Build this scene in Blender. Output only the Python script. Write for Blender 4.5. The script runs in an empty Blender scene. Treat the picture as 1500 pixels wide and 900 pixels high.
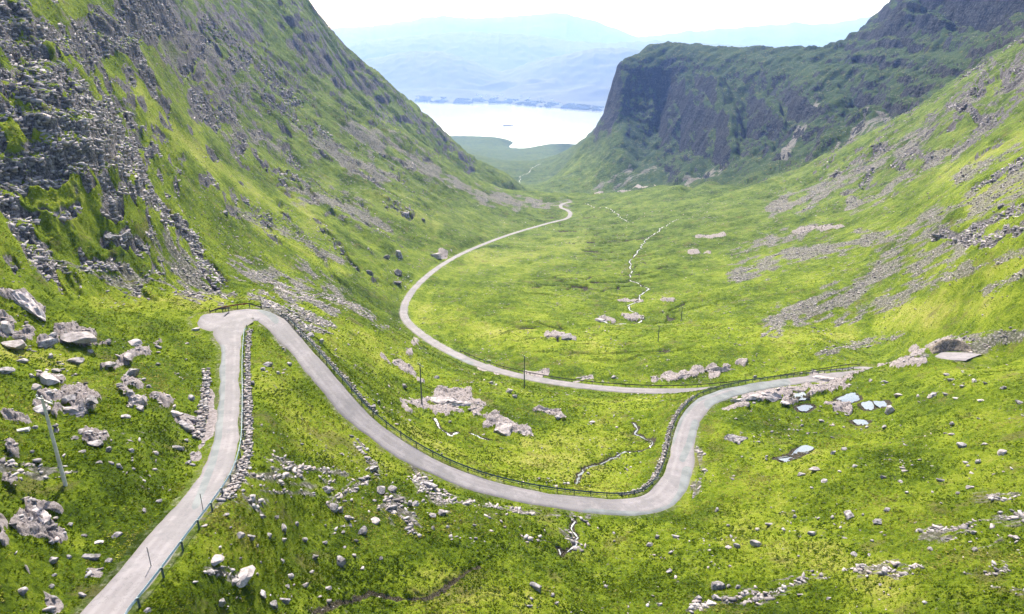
import bpy, bmesh, math, random
import numpy as np
from mathutils import Vector, Matrix

random.seed(7)
RNG = np.random.default_rng(11)
PI = math.pi
scene = bpy.context.scene
col = scene.collection

# ------------------------------------------------------------------ camera model
CAM_Z = 450.0                 # metres above the loch
PITCH = math.radians(20.5)
FPX = 1000.0                  # focal length in photo pixels (24 mm)
CT, ST = math.cos(PITCH), math.sin(PITCH)

def W(px, py, d):
    """survey point: a bearing in the photograph and its distance -> world position"""
    u = (px - 750.0) / FPX; v = (py - 450.0) / FPX
    return (u * d, d * (CT - v * ST), CAM_Z - d * (ST + v * CT))

def proj(x, y, z):
    zz = z - CAM_Z
    d = y * CT - zz * ST
    d = np.where(d < 1.0, 1.0, d)
    px = 750.0 + FPX * x / d
    py = 450.0 + FPX * (-(zz * CT + y * ST)) / d
    return px, py, d

# ------------------------------------------------------------------ noise
_pr = np.random.default_rng(3)
_perm = _pr.permutation(4096).astype(np.int32)
_ang = _pr.random(4096).astype(np.float32) * 2 * PI
_gx, _gy = np.cos(_ang).astype(np.float32), np.sin(_ang).astype(np.float32)
_val = _pr.random(4096).astype(np.float32)

def _h2(ix, iy, seed):
    return _perm[(_perm[(ix + seed * 131) & 4095] + iy) & 4095]

def noise2(x, y, seed=0):
    x0 = np.floor(x); y0 = np.floor(y)
    fx = (x - x0).astype(np.float32); fy = (y - y0).astype(np.float32)
    ix = x0.astype(np.int32); iy = y0.astype(np.int32)
    u = fx * fx * fx * (fx * (fx * 6 - 15) + 10); v = fy * fy * fy * (fy * (fy * 6 - 15) + 10)
    def g(dx, dy):
        h = _h2(ix + dx, iy + dy, seed)
        return _gx[h] * (fx - dx) + _gy[h] * (fy - dy)
    a = g(0, 0); b = g(1, 0); c = g(0, 1); d = g(1, 1)
    a = a + u * (b - a); c = c + u * (d - c)
    return (a + v * (c - a)) * 1.5

def worley2(x, y, seed=0):
    """returns F1, F2, cell random"""
    x0 = np.floor(x).astype(np.int32); y0 = np.floor(y).astype(np.int32)
    f1 = np.full(x.shape, 9.0, np.float32); f2 = f1.copy(); cr = np.zeros(x.shape, np.float32)
    for dx in (-1, 0, 1):
        for dy in (-1, 0, 1):
            h = _h2(x0 + dx, y0 + dy, seed)
            h2 = _perm[(h + 77) & 4095]
            d = np.hypot(x0 + dx + _val[h] - x, y0 + dy + _val[h2] - y).astype(np.float32)
            m = d < f1
            f2 = np.where(m, f1, np.minimum(f2, d)); f1 = np.where(m, d, f1); cr = np.where(m, _val[_perm[(h + 991) & 4095]], cr)
    return f1, f2, cr

def sstep(a, b, x):
    t = np.clip((x - a) / (b - a), 0, 1)
    return t * t * (3 - 2 * t)

# ------------------------------------------------------------------ roads (survey points: bearing x, y, distance, width)
ROAD_A = [(118,940,42,3.3),(150,900,46,3.3),(195,845,50,3.3),(240,790,55,3.25),(278,744,61,3.3),(311,700,68.5,3.1),(327,660,76,2.9),(333,620,85,2.75),
          (335.5,580,95,2.8),(336.5,540,105,2.9),(338,508,113,3.2),(335,485,120,5.0),(350,464,127,5.4),(370,459,129.5,5.4),(394,468,128,4.6),
          (430,502,121,3.7),(480,560,112,3.7),(530,615,107,3.7),(600,665,104,3.7),(680,702,103,3.8),(770,726,104,3.9),(860,739,106,4.2),
          (925,742,108.5,4.8),(965,732,112,5.2),(987,708,117,5.0),(998,675,125,4.6),(1003,640,134,4.3),(1014,610,143,4.2),(1035,588,151,4.2),(1065,576,157,4.2),
          (1100,568,163,4.0),(1140,561,169,3.9),(1180,556,176,3.8),(1225,550,184,3.8),(1262,546,191,3.9),(1283,544,197,4.5),(1285,542,203,4.8),(1262,541,206,4.2),
          (1230,545,204,3.9),(1180,553,200,3.8),(1100,565,195.5,3.7),(1000,573,194.5,3.7),(900,570,200.5,3.7),(800,558,212.5,3.7),
          (720,540,228,3.9),(665,518,248,4.2),(615,488,275,4.0),(592,463,300,3.7),(597,437,325,3.7),(625,405,365,3.7),(670,375,425,3.7),
          (740,346,520,3.7),(800,328,610,3.8),(832,319,675,4.2),(834,310,720,4.2),(822,304,752,4.0),(824,299,785,4.0),(836,296,812,4.0)]
HAIR = [(296,463,125.4,1.6),(302,465,125.4,5.0),(315,468.5,124.8,8.0),(330,471,124.4,10.2),(347,464,126.8,9.2),(366,460,128.8,7.6),(385,462,129,5.0)]

def catmull(pts, step=0.8):
    P = np.array(pts, float); out = []
    n = len(P)
    for i in range(n - 1):
        p0 = P[max(i - 1, 0)]; p1 = P[i]; p2 = P[i + 1]; p3 = P[min(i + 2, n - 1)]
        L = np.linalg.norm(p2[:2] - p1[:2]); k = max(2, int(L / step))
        # centripetal spline
        def tj(ti, a, b): return ti + max(np.linalg.norm(b[:2] - a[:2]), 1e-3) ** 0.5
        t0 = 0; t1 = tj(t0, p0, p1) if i > 0 else 1e-3; t2 = tj(t1, p1, p2); t3 = tj(t2, p2, p3) if i < n - 2 else t2 + 1e-3
        if i == 0: p0 = p1 - (p2 - p1) * 0.01
        if i == n - 2: p3 = p2 + (p2 - p1) * 0.01
        if i == 0: t1 = t0 + (0.01 * L) ** 0.5; t2 = tj(t1, p1, p2); t3 = tj(t2, p2, p3)
        if i == n - 2: t3 = t2 + (0.01 * L) ** 0.5
        for t in np.linspace(t1, t2, k, endpoint=False):
            A1 = (t1 - t) / (t1 - t0) * p0 + (t - t0) / (t1 - t0) * p1
            A2 = (t2 - t) / (t2 - t1) * p1 + (t - t1) / (t2 - t1) * p2
            A3 = (t3 - t) / (t3 - t2) * p2 + (t - t2) / (t3 - t2) * p3
            B1 = (t2 - t) / (t2 - t0) * A1 + (t - t0) / (t2 - t0) * A2
            B2 = (t3 - t) / (t3 - t1) * A2 + (t - t1) / (t3 - t1) * A3
            out.append((t2 - t) / (t2 - t1) * B1 + (t - t1) / (t2 - t1) * B2)
    out.append(P[-1])
    return np.array(out)

def road_path(rows, step=0.9):
    return catmull([W(a, b, c) + (w,) for a, b, c, w in rows], step)

PA = road_path(ROAD_A)
PH = road_path(HAIR, 1.2)
PL = road_path([(1374,519.5,157,5.0),(1400,521,154,7.0),(1428,523,150.5,7.0)], 1.0)

# ------------------------------------------------------------------ terrain survey: (x, y, distance)
CTRL = """
0 430 95; 60 455 97; 0 500 88; 100 500 94; 200 500 106; 280 495 113; 0 600 68; 100 600 74; 200 600 80; 290 600 87; 0 700 57; 110 700 60; 200 700 63; 270 700 66
0 800 48; 60 800 51; 150 800 54; 0 900 41; 60 900 43; 240 860 51; 300 850 56; 300 900 53; 380 720 70; 200 450 125; 280 430 142; 100 440 110; 50 385 118; 150 400 132; 250 395 160
100 330 130; 0 350 112; 0 300 122; 0 250 127; 100 240 137; 0 150 136; 100 190 142; 100 150 148; 100 110 165; 0 60 158; 50 60 172; 100 70 188; 40 100 155; 40 20 178; 100 20 215
0 0 175; 0 -100 200; 150 -90 310; 0 -170 250; 150 -170 350; 225 -40 380; 150 340 138; 150 280 143; 150 230 148; 150 190 156; 150 160 175; 150 120 215; 150 92 235; 150 50 250; 150 0 275
200 350 148; 200 300 158; 200 260 172; 200 220 195; 200 180 218; 200 140 240; 200 95 262; 200 60 275; 200 20 300; 250 380 165; 250 330 185; 250 280 215; 250 230 245; 250 180 275; 250 130 305; 250 80 345; 250 30 395; 250 0 430
300 350 207; 300 250 272; 300 150 358; 300 50 475; 300 0 545; 350 300 288
320 400 185; 400 400 240; 500 400 298; 560 400 340; 300 300 238; 300 200 312; 300 100 412; 400 300 325; 500 300 405; 600 300 485; 700 300 625; 780 300 760
400 200 450; 500 200 565; 600 200 720; 640 230 870; 400 100 600; 500 120 790; 400 0 740; 370 50 640; 450 130 620
430 0 800; 470 40 850; 512 85 900; 560 115 955; 620 162 1050; 655 200 1140; 668 225 1180; 684 238 1200; 750 268 1080; 800 285 920; 700 262 1000
450 30 1050; 500 90 1150; 560 132 1250; 620 185 1350; 660 225 1450; 330 -60 800; 250 -80 600; 400 -60 900; 350 -110 1000
700 255 1500; 760 300 1060; 830 308 1000; 880 305 1010; 820 292 810; 870 285 860; 800 288 1250; 930 290 1050
900 540 224; 900 480 279; 900 420 352; 900 370 443; 900 330 560; 900 300 700; 1000 300 620; 1000 400 362; 1000 350 450; 1000 460 292; 1000 520 230; 1000 270 800; 950 277 820
800 480 277; 800 420 350; 800 370 440; 700 480 278; 700 430 335; 780 340 540; 650 460 300; 760 520 240; 850 530 228
1100 500 235; 1100 400 340; 1100 350 420; 1100 300 520; 1200 500 228; 1200 420 290; 1200 350 360; 1200 300 445; 1300 480 238; 1300 510 222; 1255 522 216; 1400 505 172; 1300 400 275; 1300 350 305; 1300 250 430; 1400 480 188; 1400 400 205; 1400 300 268; 1400 200 385
1500 480 150; 1500 400 163; 1500 350 180; 1500 300 202; 1500 240 250; 1130 262 690; 1230 217 600; 1330 167 520; 1430 112 450; 1500 65 400; 1200 270 520; 1060 272 740
1330 530 172; 1390 520 155; 1440 530 147; 1500 528 138; 1300 538 172; 1230 562 166; 1400 560 131; 1500 560 120; 1200 585 148; 1200 630 134; 1100 620 138; 1075 655 128; 1300 600 137; 1500 600 109
1200 700 106; 1350 700 98; 1500 700 87; 1200 800 87; 1500 800 73; 1200 900 73; 1500 900 62; 1350 850 72; 1060 740 105; 1000 790 95; 1000 850 85; 1000 900 76; 870 775 100; 870 830 90; 750 780 91; 750 850 79; 750 900 72; 600 780 84; 600 850 75; 500 700 89; 500 800 75; 500 900 64; 400 760 70; 400 900 57; 400 650 84; 450 620 98; 400 560 104; 372 490 118; 385 600 91
500 510 152; 560 560 150; 560 480 210; 520 450 216; 450 450 180; 400 430 172; 620 590 154; 680 620 143; 700 560 182; 768 568 187; 750 620 148; 750 680 126; 850 640 143; 850 590 168; 950 600 160; 950 640 146; 900 690 128; 640 640 124; 620 545 190; 560 520 176
1150 82 1260; 1050 80 1400; 980 75 1480; 905 93 1500; 914 85 1495; 940 79 1490; 1010 76 1450; 1100 79 1330; 1250 65 1160; 1292 30 1110; 1340 0 1060; 1400 -35 1020; 1500 -60 950; 1440 -120 1300
890 150 1485; 873 180 1470; 863 215 1450; 847 243 1410; 822 265 1370; 960 130 1440; 960 200 1340; 960 262 1180; 900 240 1300; 870 282 1290; 1050 130 1300; 1050 200 1120; 1050 258 920; 1100 150 1150; 1120 245 850; 1200 100 1080; 1200 160 960; 1200 205 780; 1300 60 1030; 1300 110 920; 1310 165 700; 1400 40 920; 1400 80 760; 1410 110 600; 1500 0 840; 1500 40 640
960 90 1700; 1050 90 1650; 1150 92 1550; 1250 78 1500; 1340 30 1500; 905 130 1650; 886 200 1650; 1000 110 2200; 1250 90 2200
655 201 3640; 690 203 3580; 740 206.5 3500; 800 211.5 3380; 850 211.5 3370; 640 222 2600; 700 228 2400; 760 240 2000; 830 232 2300; 845 252 1700; 740 262 1500; 790 272 1480; 680 245 1800; 860 222 2500; 900 219 2900; 620 208 2900; 560 208 3000
"""
pts = []
for t in CTRL.replace("\n", ";").split(";"):
    t = t.split()
    if len(t) == 3:
        pts.append(W(float(t[0]), float(t[1]), float(t[2])))
for row in ROAD_A[::1]:
    pts.append(W(*row[:3]))
# ground outside the frame, in metres east / north / above the loch
for x, y, z in [(0,8,408),(-25,10,413),(30,8,406),(0,30,399),(-60,20,424),(-60,60,424),(-90,100,436),(-110,130,450),(60,25,405),(90,60,408),(130,100,412),(160,150,425),(-130,60,450),(-200,140,490),
                (-300,300,540),(-420,500,585),(-700,700,640),(-900,1200,640),(-900,2200,520),(-1500,3200,150),(-500,3100,30),(190,190,445),(260,260,470),(400,330,520),(600,500,570),(1000,800,640),(1300,1300,640),(1600,2300,520),(1500,3200,60),(900,3100,20),
                (120,30,412),(-120,20,450),(-300,100,520),(300,100,480),(700,250,560),(-700,250,620)]:
    pts.append((x, y, z))
for x in range(-2400, 2401, 400):
    pts.append((x, 3560 - abs(x) * 0.1, -10)); pts.append((x, 4100, -25))
pts = np.array(pts)
QOFF = 40.0
AZS = 1.5
def to_q(x, y):
    r = np.hypot(x, y); return np.arctan2(x, y) * AZS, np.log(r), r
_a, _l, _r = to_q(pts[:, 0], pts[:, 1])
_qv = (pts[:, 2] - CAM_Z) / (_r + QOFF)
def _phi(d2): return 0.5 * d2 * np.log(d2 + 1e-12)
n = len(pts)
K = _phi((_a[:, None] - _a) ** 2 + (_l[:, None] - _l) ** 2)
K[np.arange(n), np.arange(n)] += 2e-5
Pm = np.stack([np.ones(n), _a, _l], 1)
M = np.zeros((n + 3, n + 3)); M[:n, :n] = K; M[:n, n:] = Pm; M[n:, :n] = Pm.T
sol = np.linalg.solve(M, np.concatenate([_qv, np.zeros(3)]))
NA, NL = 460, 620
A0, A1 = -1.25 * AZS, 1.25 * AZS
L0, L1 = math.log(6.0), math.log(4600.0)
ga = np.linspace(A0, A1, NA); gl = np.linspace(L0, L1, NL)
TAB = np.zeros((NA, NL), np.float32)
for i in range(NA):
    d2 = (ga[i] - _a)[None, :] ** 2 + (gl[:, None] - _l[None, :]) ** 2
    TAB[i] = _phi(d2) @ sol[:n] + sol[n] + sol[n + 1] * ga[i] + sol[n + 2] * gl

def base_h(x, y):
    a, l, r = to_q(x, y)
    fa = np.clip((a - A0) / (A1 - A0) * (NA - 1), 0, NA - 1.001); fl = np.clip((l - L0) / (L1 - L0) * (NL - 1), 0, NL - 1.001)
    i = fa.astype(np.int32); j = fl.astype(np.int32); u = fa - i; v = fl - j
    back = np.abs(a) > A1
    q = (TAB[i, j] * (1 - u) + TAB[i + 1, j] * u) * (1 - v) + (TAB[i, j + 1] * (1 - u) + TAB[i + 1, j + 1] * u) * v
    if back.any():      # behind the viewpoint the two edges of the survey are joined smoothly
        jb = j[back]; qa = 0.5 * (TAB[0, jb] + TAB[-1, jb])
        w = sstep(0, 1, (np.abs(a[back]) - A1) / (PI * AZS - A1)); q[back] = q[back] * (1 - w) + qa * w
    return CAM_Z + q * (np.minimum(r, 4600) + QOFF)
# ------------------------------------------------------------------ road field (distance to road edge, road level)
RX0, RX1, RY0, RY1, RC = -90.0, 150.0, 10.0, 840.0, 0.5
_nx, _ny = int((RX1 - RX0) / RC) + 1, int((RY1 - RY0) / RC) + 1
ROADD = np.full((_nx, _ny), 40.0, np.float32); _sw = np.zeros((_nx, _ny)); _swh = np.zeros((_nx, _ny))
WIN = int(15 / RC)
for P in (PA, PH, PL):
    for p in P:
        i = int((p[0] - RX0) / RC); j = int((p[1] - RY0) / RC)
        i0, i1, j0, j1 = max(i - WIN, 0), min(i + WIN, _nx), max(j - WIN, 0), min(j + WIN, _ny)
        if i0 >= i1 or j0 >= j1: continue
        gx = RX0 + np.arange(i0, i1)[:, None] * RC; gy = RY0 + np.arange(j0, j1)[None, :] * RC
        d = np.hypot(gx - p[0], gy - p[1])
        ROADD[i0:i1, j0:j1] = np.minimum(ROADD[i0:i1, j0:j1], d - p[3] / 2)
        w = 1.0 / (d + 0.6) ** 5 * np.clip(1 - d / 15, 0, 1)
        _sw[i0:i1, j0:j1] += w; _swh[i0:i1, j0:j1] += w * p[2]
ROADH = (_swh / np.maximum(_sw, 1e-12)).astype(np.float32)

def _field(F, x, y, default):
    fx = (x - RX0) / RC; fy = (y - RY0) / RC
    ok = (fx > 0) & (fx < _nx - 1.01) & (fy > 0) & (fy < _ny - 1.01)
    fx = np.clip(fx, 0, _nx - 1.01); fy = np.clip(fy, 0, _ny - 1.01)
    i = fx.astype(np.int32); j = fy.astype(np.int32); u = fx - i; v = fy - j
    q = (F[i, j] * (1 - u) + F[i + 1, j] * u) * (1 - v) + (F[i, j + 1] * (1 - u) + F[i + 1, j + 1] * u) * v
    return np.where(ok, q, default)
def road_d(x, y): return _field(ROADD, x, y, 40.0)
def road_h(x, y): return _field(ROADH, x, y, 0.0)

# ------------------------------------------------------------------ surveyed surface features: (kind, outline spine in bearings, half width, near, far, strength)
FE = []
def F(ch, txt, w, d0=0, d1=1e5, s=1.0):
    p = [tuple(float(q) for q in t.split(',')) for t in txt.split()]
    FE.append((ch, p, w, d0, d1, s))
# bedrock crags
F('R', '0,40 50,90 110,130 150,180', 30, 0, 260); F('R', '0,110 60,130 140,165', 26, 0, 260); F('R', '0,165 50,170 90,175', 16, 0, 260)
F('R', '0,245 60,225 120,205 190,215', 20, 0, 260); F('R', '0,285 40,265 100,240 150,228', 12, 0, 260); F('R', '150,150 180,205 198,245', 14, 0, 260)
F('R', '112,70 150,50 200,22 232,0 240,-40', 30, 200, 400, 1.3); F('R', '0,15 40,25 90,60', 14, 0, 260)
F('R', '140,105 165,170 190,235', 8, 0, 200, 1.2); F('R', '195,270 235,305 275,345 300,385 325,418', 9, 0, 260); F('R', '145,240 165,300', 13, 0, 220); F('R', '200,230 215,285', 10, 0, 260)
F('R', '155,340 175,350', 9, 0, 220); F('R', '195,345 205,360', 9, 0, 220); F('R', '10,305 20,315', 9, 0, 220); F('R', '15,385 22,400', 8, 0, 220, .7); F('R', '60,305 90,320', 7, 0, 220, .7)
for t, w in (('290,140 305,165 330,165', 15), ('270,100 300,60', 8), ('330,30 370,50 360,80', 18), ('375,75 400,110 430,140', 18), ('440,50 470,95', 12), ('475,85 505,125', 9), ('395,140 455,190', 9),
             ('300,30 350,60', 9), ('415,150 440,175', 12), ('530,110 560,145', 10), ('550,165 575,180', 12), ('590,150 620,190', 9), ('625,165 655,200 690,240', 8), ('660,215 690,242', 8),
             ('420,215 432,235', 6), ('580,305 598,315', 6), ('500,140 520,170', 8), ('460,180 480,200', 7), ('200,80 225,140', 8), ('355,205 350,215', 7), ('400,250 440,260', 5)):
    F('R', t, w, 230, 1500, .9)
for t, w in (('1340,10 1420,20 1500,15', 30), ('1230,75 1310,60 1360,40', 20), ('1330,90 1400,100 1440,85', 14), ('1240,130 1300,120 1340,130', 18), ('1140,120 1200,130', 14), ('1130,170 1200,165 1240,180', 16), ('1300,150 1330,150', 10),
             ('1090,180 1120,210', 9), ('1140,235 1190,230 1230,205', 12), ('1010,225 1030,190', 9), ('1180,190 1240,200', 10), ('1470,60 1500,50', 10), ('900,100 940,140 980,200', 40), ('1000,110 1060,130', 25), ('1450,120 1500,90', 7),
             ('1440,15 1500,25', 14), ('1100,90 1140,95', 8), ('1410,50 1450,60', 9)):
    F('R', t, w, 420, 2000, .9)
F('R', '1500,330 1450,352 1385,342', 9, 100, 320, 1.2); F('R', '1385,345 1440,330 1500,300', 6, 100, 320); F('R', '1500,235 1450,262 1425,278', 5, 100, 400, 1.1); F('R', '1370,350 1380,340', 5, 100, 320)
for t, w in (('1420,140 1440,130', 5), ('1440,170 1460,165', 5), ('1310,240 1325,245', 5), ('1280,220 1300,215', 4), ('1220,255 1250,235', 3), ('1265,265 1275,250', 5), ('1390,155 1430,165', 5), ('1480,100 1500,95', 7)):
    F('R', t, w, 250, 800)
# pinkish sandstone slabs of the near ground
for t, w in (('0,434 35,437 60,455', 4), ('0,470 15,478', 10), ('5,492 35,498', 11), ('95,488 130,494', 8), ('60,500 80,498', 6), ('80,500 160,505', 2), ('190,525 235,500', 5), ('150,540 190,530', 4), ('60,555 90,560', 7), ('180,562 205,572', 5),
             ('60,590 100,578 130,592', 9), ('85,600 80,630', 8), ('10,605 40,615', 5), ('180,580 205,598', 9), ('130,640 155,645', 6), ('260,618 285,630', 8), ('228,588 245,592', 5),
             ('20,720 45,745 35,765', 11), ('55,770 80,790', 9), ('40,835 55,860 80,880', 8), ('0,760 10,800', 6), ('50,740 90,752', 4), ('130,835 145,840', 5), ('15,650 25,670', 5),
             ('305,575 312,600 300,640 288,665', 5), ('600,590 650,585 700,592', 7), ('640,597 700,605', 6), ('715,622 745,630', 8), ('750,632 775,635', 6), ('770,600 815,602 825,612', 3), ('640,580 690,578', 4),
             ('960,556 1010,548 1060,538', 4), ('1040,545 1085,532', 5), ('1075,582 1130,578 1180,568', 6), ('1060,600 1090,596', 4), ('1150,590 1230,562 1262,545', 5), ('1190,550 1230,555', 5),
             ('840,560 865,553', 3), ('770,545 800,548', 3), ('560,522 620,560', 3), ('690,530 730,545', 3), ('1290,536 1350,528', 4), ('1210,590 1240,600', 5), ('880,468 900,472', 2), ('905,440 940,442', 2), ('912,462 940,465', 2), ('955,440 985,442', 2),
             ('1000,350 1060,345', 3), ('1010,370 1040,372', 2), ('870,285 900,279 945,275 985,268', 1.3), ('1160,340 1240,330', 2), ('800,490 840,498', 3), ('1340,510 1400,506', 6), ('640,375 660,368', 4), ('610,500 600,520', 3)):
    F('L', t, w, 0, 1500)
# scree and rubble
for t, w, d0, d1 in (('75,392 130,402 200,428', 6, 0, 260), ('165,395 220,405 290,432', 8, 0, 260), ('240,345 255,370 275,392', 10, 0, 300), ('265,392 300,420 330,432', 11, 0, 300), ('350,385 400,412 480,450', 11, 0, 400), ('380,440 440,470 470,480', 12, 0, 260), ('400,455 430,500', 9, 0, 220),
                     ('430,272 520,305 560,330', 11, 230, 1500), ('470,215 560,262', 11, 230, 1500), ('510,185 600,240', 9, 230, 1500), ('560,200 640,250', 8, 230, 1500), ('250,30 300,75', 10, 230, 1500), ('285,60 330,90', 10, 230, 1500), ('340,195 355,215', 9, 230, 900), ('375,195 405,212', 9, 230, 900), ('320,120 360,130', 7, 230, 900),
                     ('600,240 680,275 760,300', 7, 400, 1500), ('340,310 440,350 500,380', 5, 200, 700), ('700,290 830,300', 5, 400, 1500), ('440,190 500,225', 8, 300, 1500), ('430,380 560,480', 6, 150, 500),
                     ('1500,255 1420,300 1330,340 1200,368 1080,400', 10, 100, 700), ('1500,282 1400,328 1300,368', 7, 100, 700), ('1400,362 1300,405 1220,440 1140,475', 14, 100, 500), ('1420,392 1330,430 1230,468', 7, 100, 500), ('1360,195 1250,255 1140,305', 11, 200, 900), ('1450,180 1330,262 1250,300', 8, 200, 900),
                     ('1500,370 1380,410', 4, 100, 400), ('1500,400 1440,430', 4, 100, 400), ('1140,470 1120,485', 9, 100, 400), ('1500,210 1400,262', 6, 150, 700), ('1200,330 1080,370', 6, 200, 700), ('1320,490 1200,520', 4, 100, 400), ('1480,490 1400,500', 6, 80, 400),
                     ('1060,230 1010,262', 5, 700, 2000), ('960,240 900,275', 4, 900, 2000), ('1200,150 1150,220', 5, 700, 2000), ('1300,160 1230,210', 6, 500, 2000), ('1500,110 1400,160', 6, 300, 900), ('870,280 925,245', 3, 900, 2000),
                     ('360,690 420,700 480,705', 16, 0, 150), ('340,700 380,735', 12, 0, 150), ('400,670 440,690', 9, 0, 150), ('520,655 550,690', 8, 0, 150), ('615,695 645,745', 10, 0, 150), ('570,740 610,772', 9, 0, 150), ('490,735 540,700', 6, 0, 150), ('650,740 690,735', 7, 0, 150), ('300,745 345,705', 9, 0, 120),
                     ('1020,888 1060,878 1150,868 1250,838 1350,835', 7, 0, 150), ('1140,858 1200,850', 6, 0, 150), ('1360,785 1440,762 1500,762', 8, 0, 150), ('1390,848 1470,842', 6, 0, 150), ('1420,805 1480,790', 5, 0, 150), ('1450,870 1500,872', 6, 0, 150), ('1400,520 1500,490', 5, 0, 250),
                     ('1025,660 1030,690 1015,730', 4, 0, 160), ('355,560 358,620 362,690', 4, 0, 130), ('960,700 975,660 985,620', 3, 0, 160), ('700,742 860,758', 3, 0, 130), ('820,780 850,800', 5, 0, 130), ('770,790 820,795', 3, 0, 130), ('1350,520 1400,505', 5, 0, 250), ('0,690 60,700 100,690', 7, 0, 90), ('300,830 360,850', 5, 0, 90), ('480,780 620,720', 4, 0, 130), ('1500,720 1430,725', 6, 0, 130)):
    F('S', t, w * (1.15 if d1 < 200 else 1), d0, d1)
# lime-green flushes and dark heather
for t, w in (('150,445 320,448', 9), ('0,520 120,530', 8), ('380,560 440,640 560,690', 18), ('240,860 300,800 350,790', 14), ('600,640 760,690 900,700', 24), ('780,650 880,640', 20), ('500,490 600,540', 14), ('1000,740 1010,700 1020,670', 8), ('540,290 640,330', 8), ('380,330 500,400', 8), ('230,180 330,250 480,330', 9),
             ('700,380 860,350', 10), ('620,460 760,500 900,520', 14), ('1380,260 1500,200', 8), ('1100,500 1240,490', 12), ('1420,300 1500,260', 10), ('1450,400 1500,380', 10), ('1300,470 1500,440', 14), ('1100,760 1300,860', 30), ('60,780 110,800', 12), ('600,860 800,880', 20), ('290,190 300,210', 8), ('205,130 260,200', 6), ('140,130 155,150', 7), ('20,175 60,195', 8)):
    F('Y', t, w)
for t, w in (('60,640 150,660 200,760 170,810', 26), ('240,640 210,700', 20), ('120,540 200,560 290,560', 12), ('380,580 420,640', 10), ('0,640 60,640', 14), ('120,370 200,380', 14), ('260,240 360,330 520,420', 10), ('480,440 580,470', 12), ('600,600 700,640', 14), ('870,755 1000,752', 8), ('330,880 480,800 640,720', 8), ('1240,560 1400,580', 12),
             ('1080,620 1200,630', 14), ('1040,560 1200,600', 8), ('300,200 420,290', 9), ('560,350 590,400', 10), ('150,320 250,370', 10), ('230,480 300,520', 10), ('500,650 580,720', 10), ('120,250 180,330', 10)):
    F('D', t, w)

def feature_masks(px, py, d, n1):
    out = {k: np.zeros(px.shape, np.float32) for k in 'RLSYD'}
    flat = {k: v.ravel() for k, v in out.items()}
    X = px.ravel(); Y = py.ravel(); D = d.ravel(); N = n1.ravel()
    o = np.argsort(X, kind='stable'); Xs = X[o]
    for ch, p, w, d0, d1, s in FE:
        P = np.array(p); m = w * 2.5
        i0 = np.searchsorted(Xs, P[:, 0].min() - m); i1 = np.searchsorted(Xs, P[:, 0].max() + m)
        idx = o[i0:i1]
        yy = Y[idx]; dd = D[idx]
        idx = idx[(yy > P[:, 1].min() - m) & (yy < P[:, 1].max() + m) & (dd > d0) & (dd < d1)]
        if len(idx) == 0: continue
        x = X[idx]; y = Y[idx]; best = np.full(len(idx), 1e9, np.float32); along = np.zeros(len(idx), np.float32); sgn = along.copy(); L0_ = 0.
        for a, b in zip(P[:-1], P[1:]):
            ab = b - a; t = np.clip(((x - a[0]) * ab[0] + (y - a[1]) * ab[1]) / (ab @ ab + 1e-9), 0, 1)
            dn_ = np.hypot(x - a[0] - t * ab[0], y - a[1] - t * ab[1]); ll = np.hypot(*ab); cr_ = (ab[0] * (y - a[1]) - ab[1] * (x - a[0])) / (ll + 1e-6); up = dn_ < best
            best = np.where(up, dn_, best); along = np.where(up, L0_ + t * ll, along); sgn = np.where(up, cr_, sgn); L0_ += ll
        soft = 1.9 if ch in 'YD' else 1.0
        if ch in 'YD': val = np.clip((1.0 - best / (w * 2.0)) * 1.3 + N[idx] * .9, 0, 1) * s * sstep(m, m * .7, best)
        elif ch == 'R': val = np.clip((1.0 - best / (w * 1.5)) * 2.2 + N[idx] * 2.2 - .1, 0, 1) * s * sstep(m, m * .8, best)
        elif ch == 'S':
            stk = noise2(sgn / (w * .45) + P[0, 0], along / (w * 3.5), 8)
            val = np.clip((1.0 - best / (w * 2.2)) * 1.5 + N[idx] * 1.5 + stk * 1.3 - (.30 if d1 > 200 else .62), 0, 1) * s * sstep(m, m * .7, best)
        else: val = np.clip((1.0 - best / (w * 1.9)) * 1.9 + N[idx] * 3.0 - .35, 0, 1) * s * sstep(m, m * .8, best)
        flat[ch][idx] = np.maximum(flat[ch][idx], val)
    return {k: np.minimum(v, 1).reshape(px.shape) for k, v in flat.items()}

def lod(lam, r):
    """an undulation is only built where it is wider than the mesh there"""
    return np.clip((lam / (r * 0.0020) - 1.0) / 1.2, 0, 1)

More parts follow.
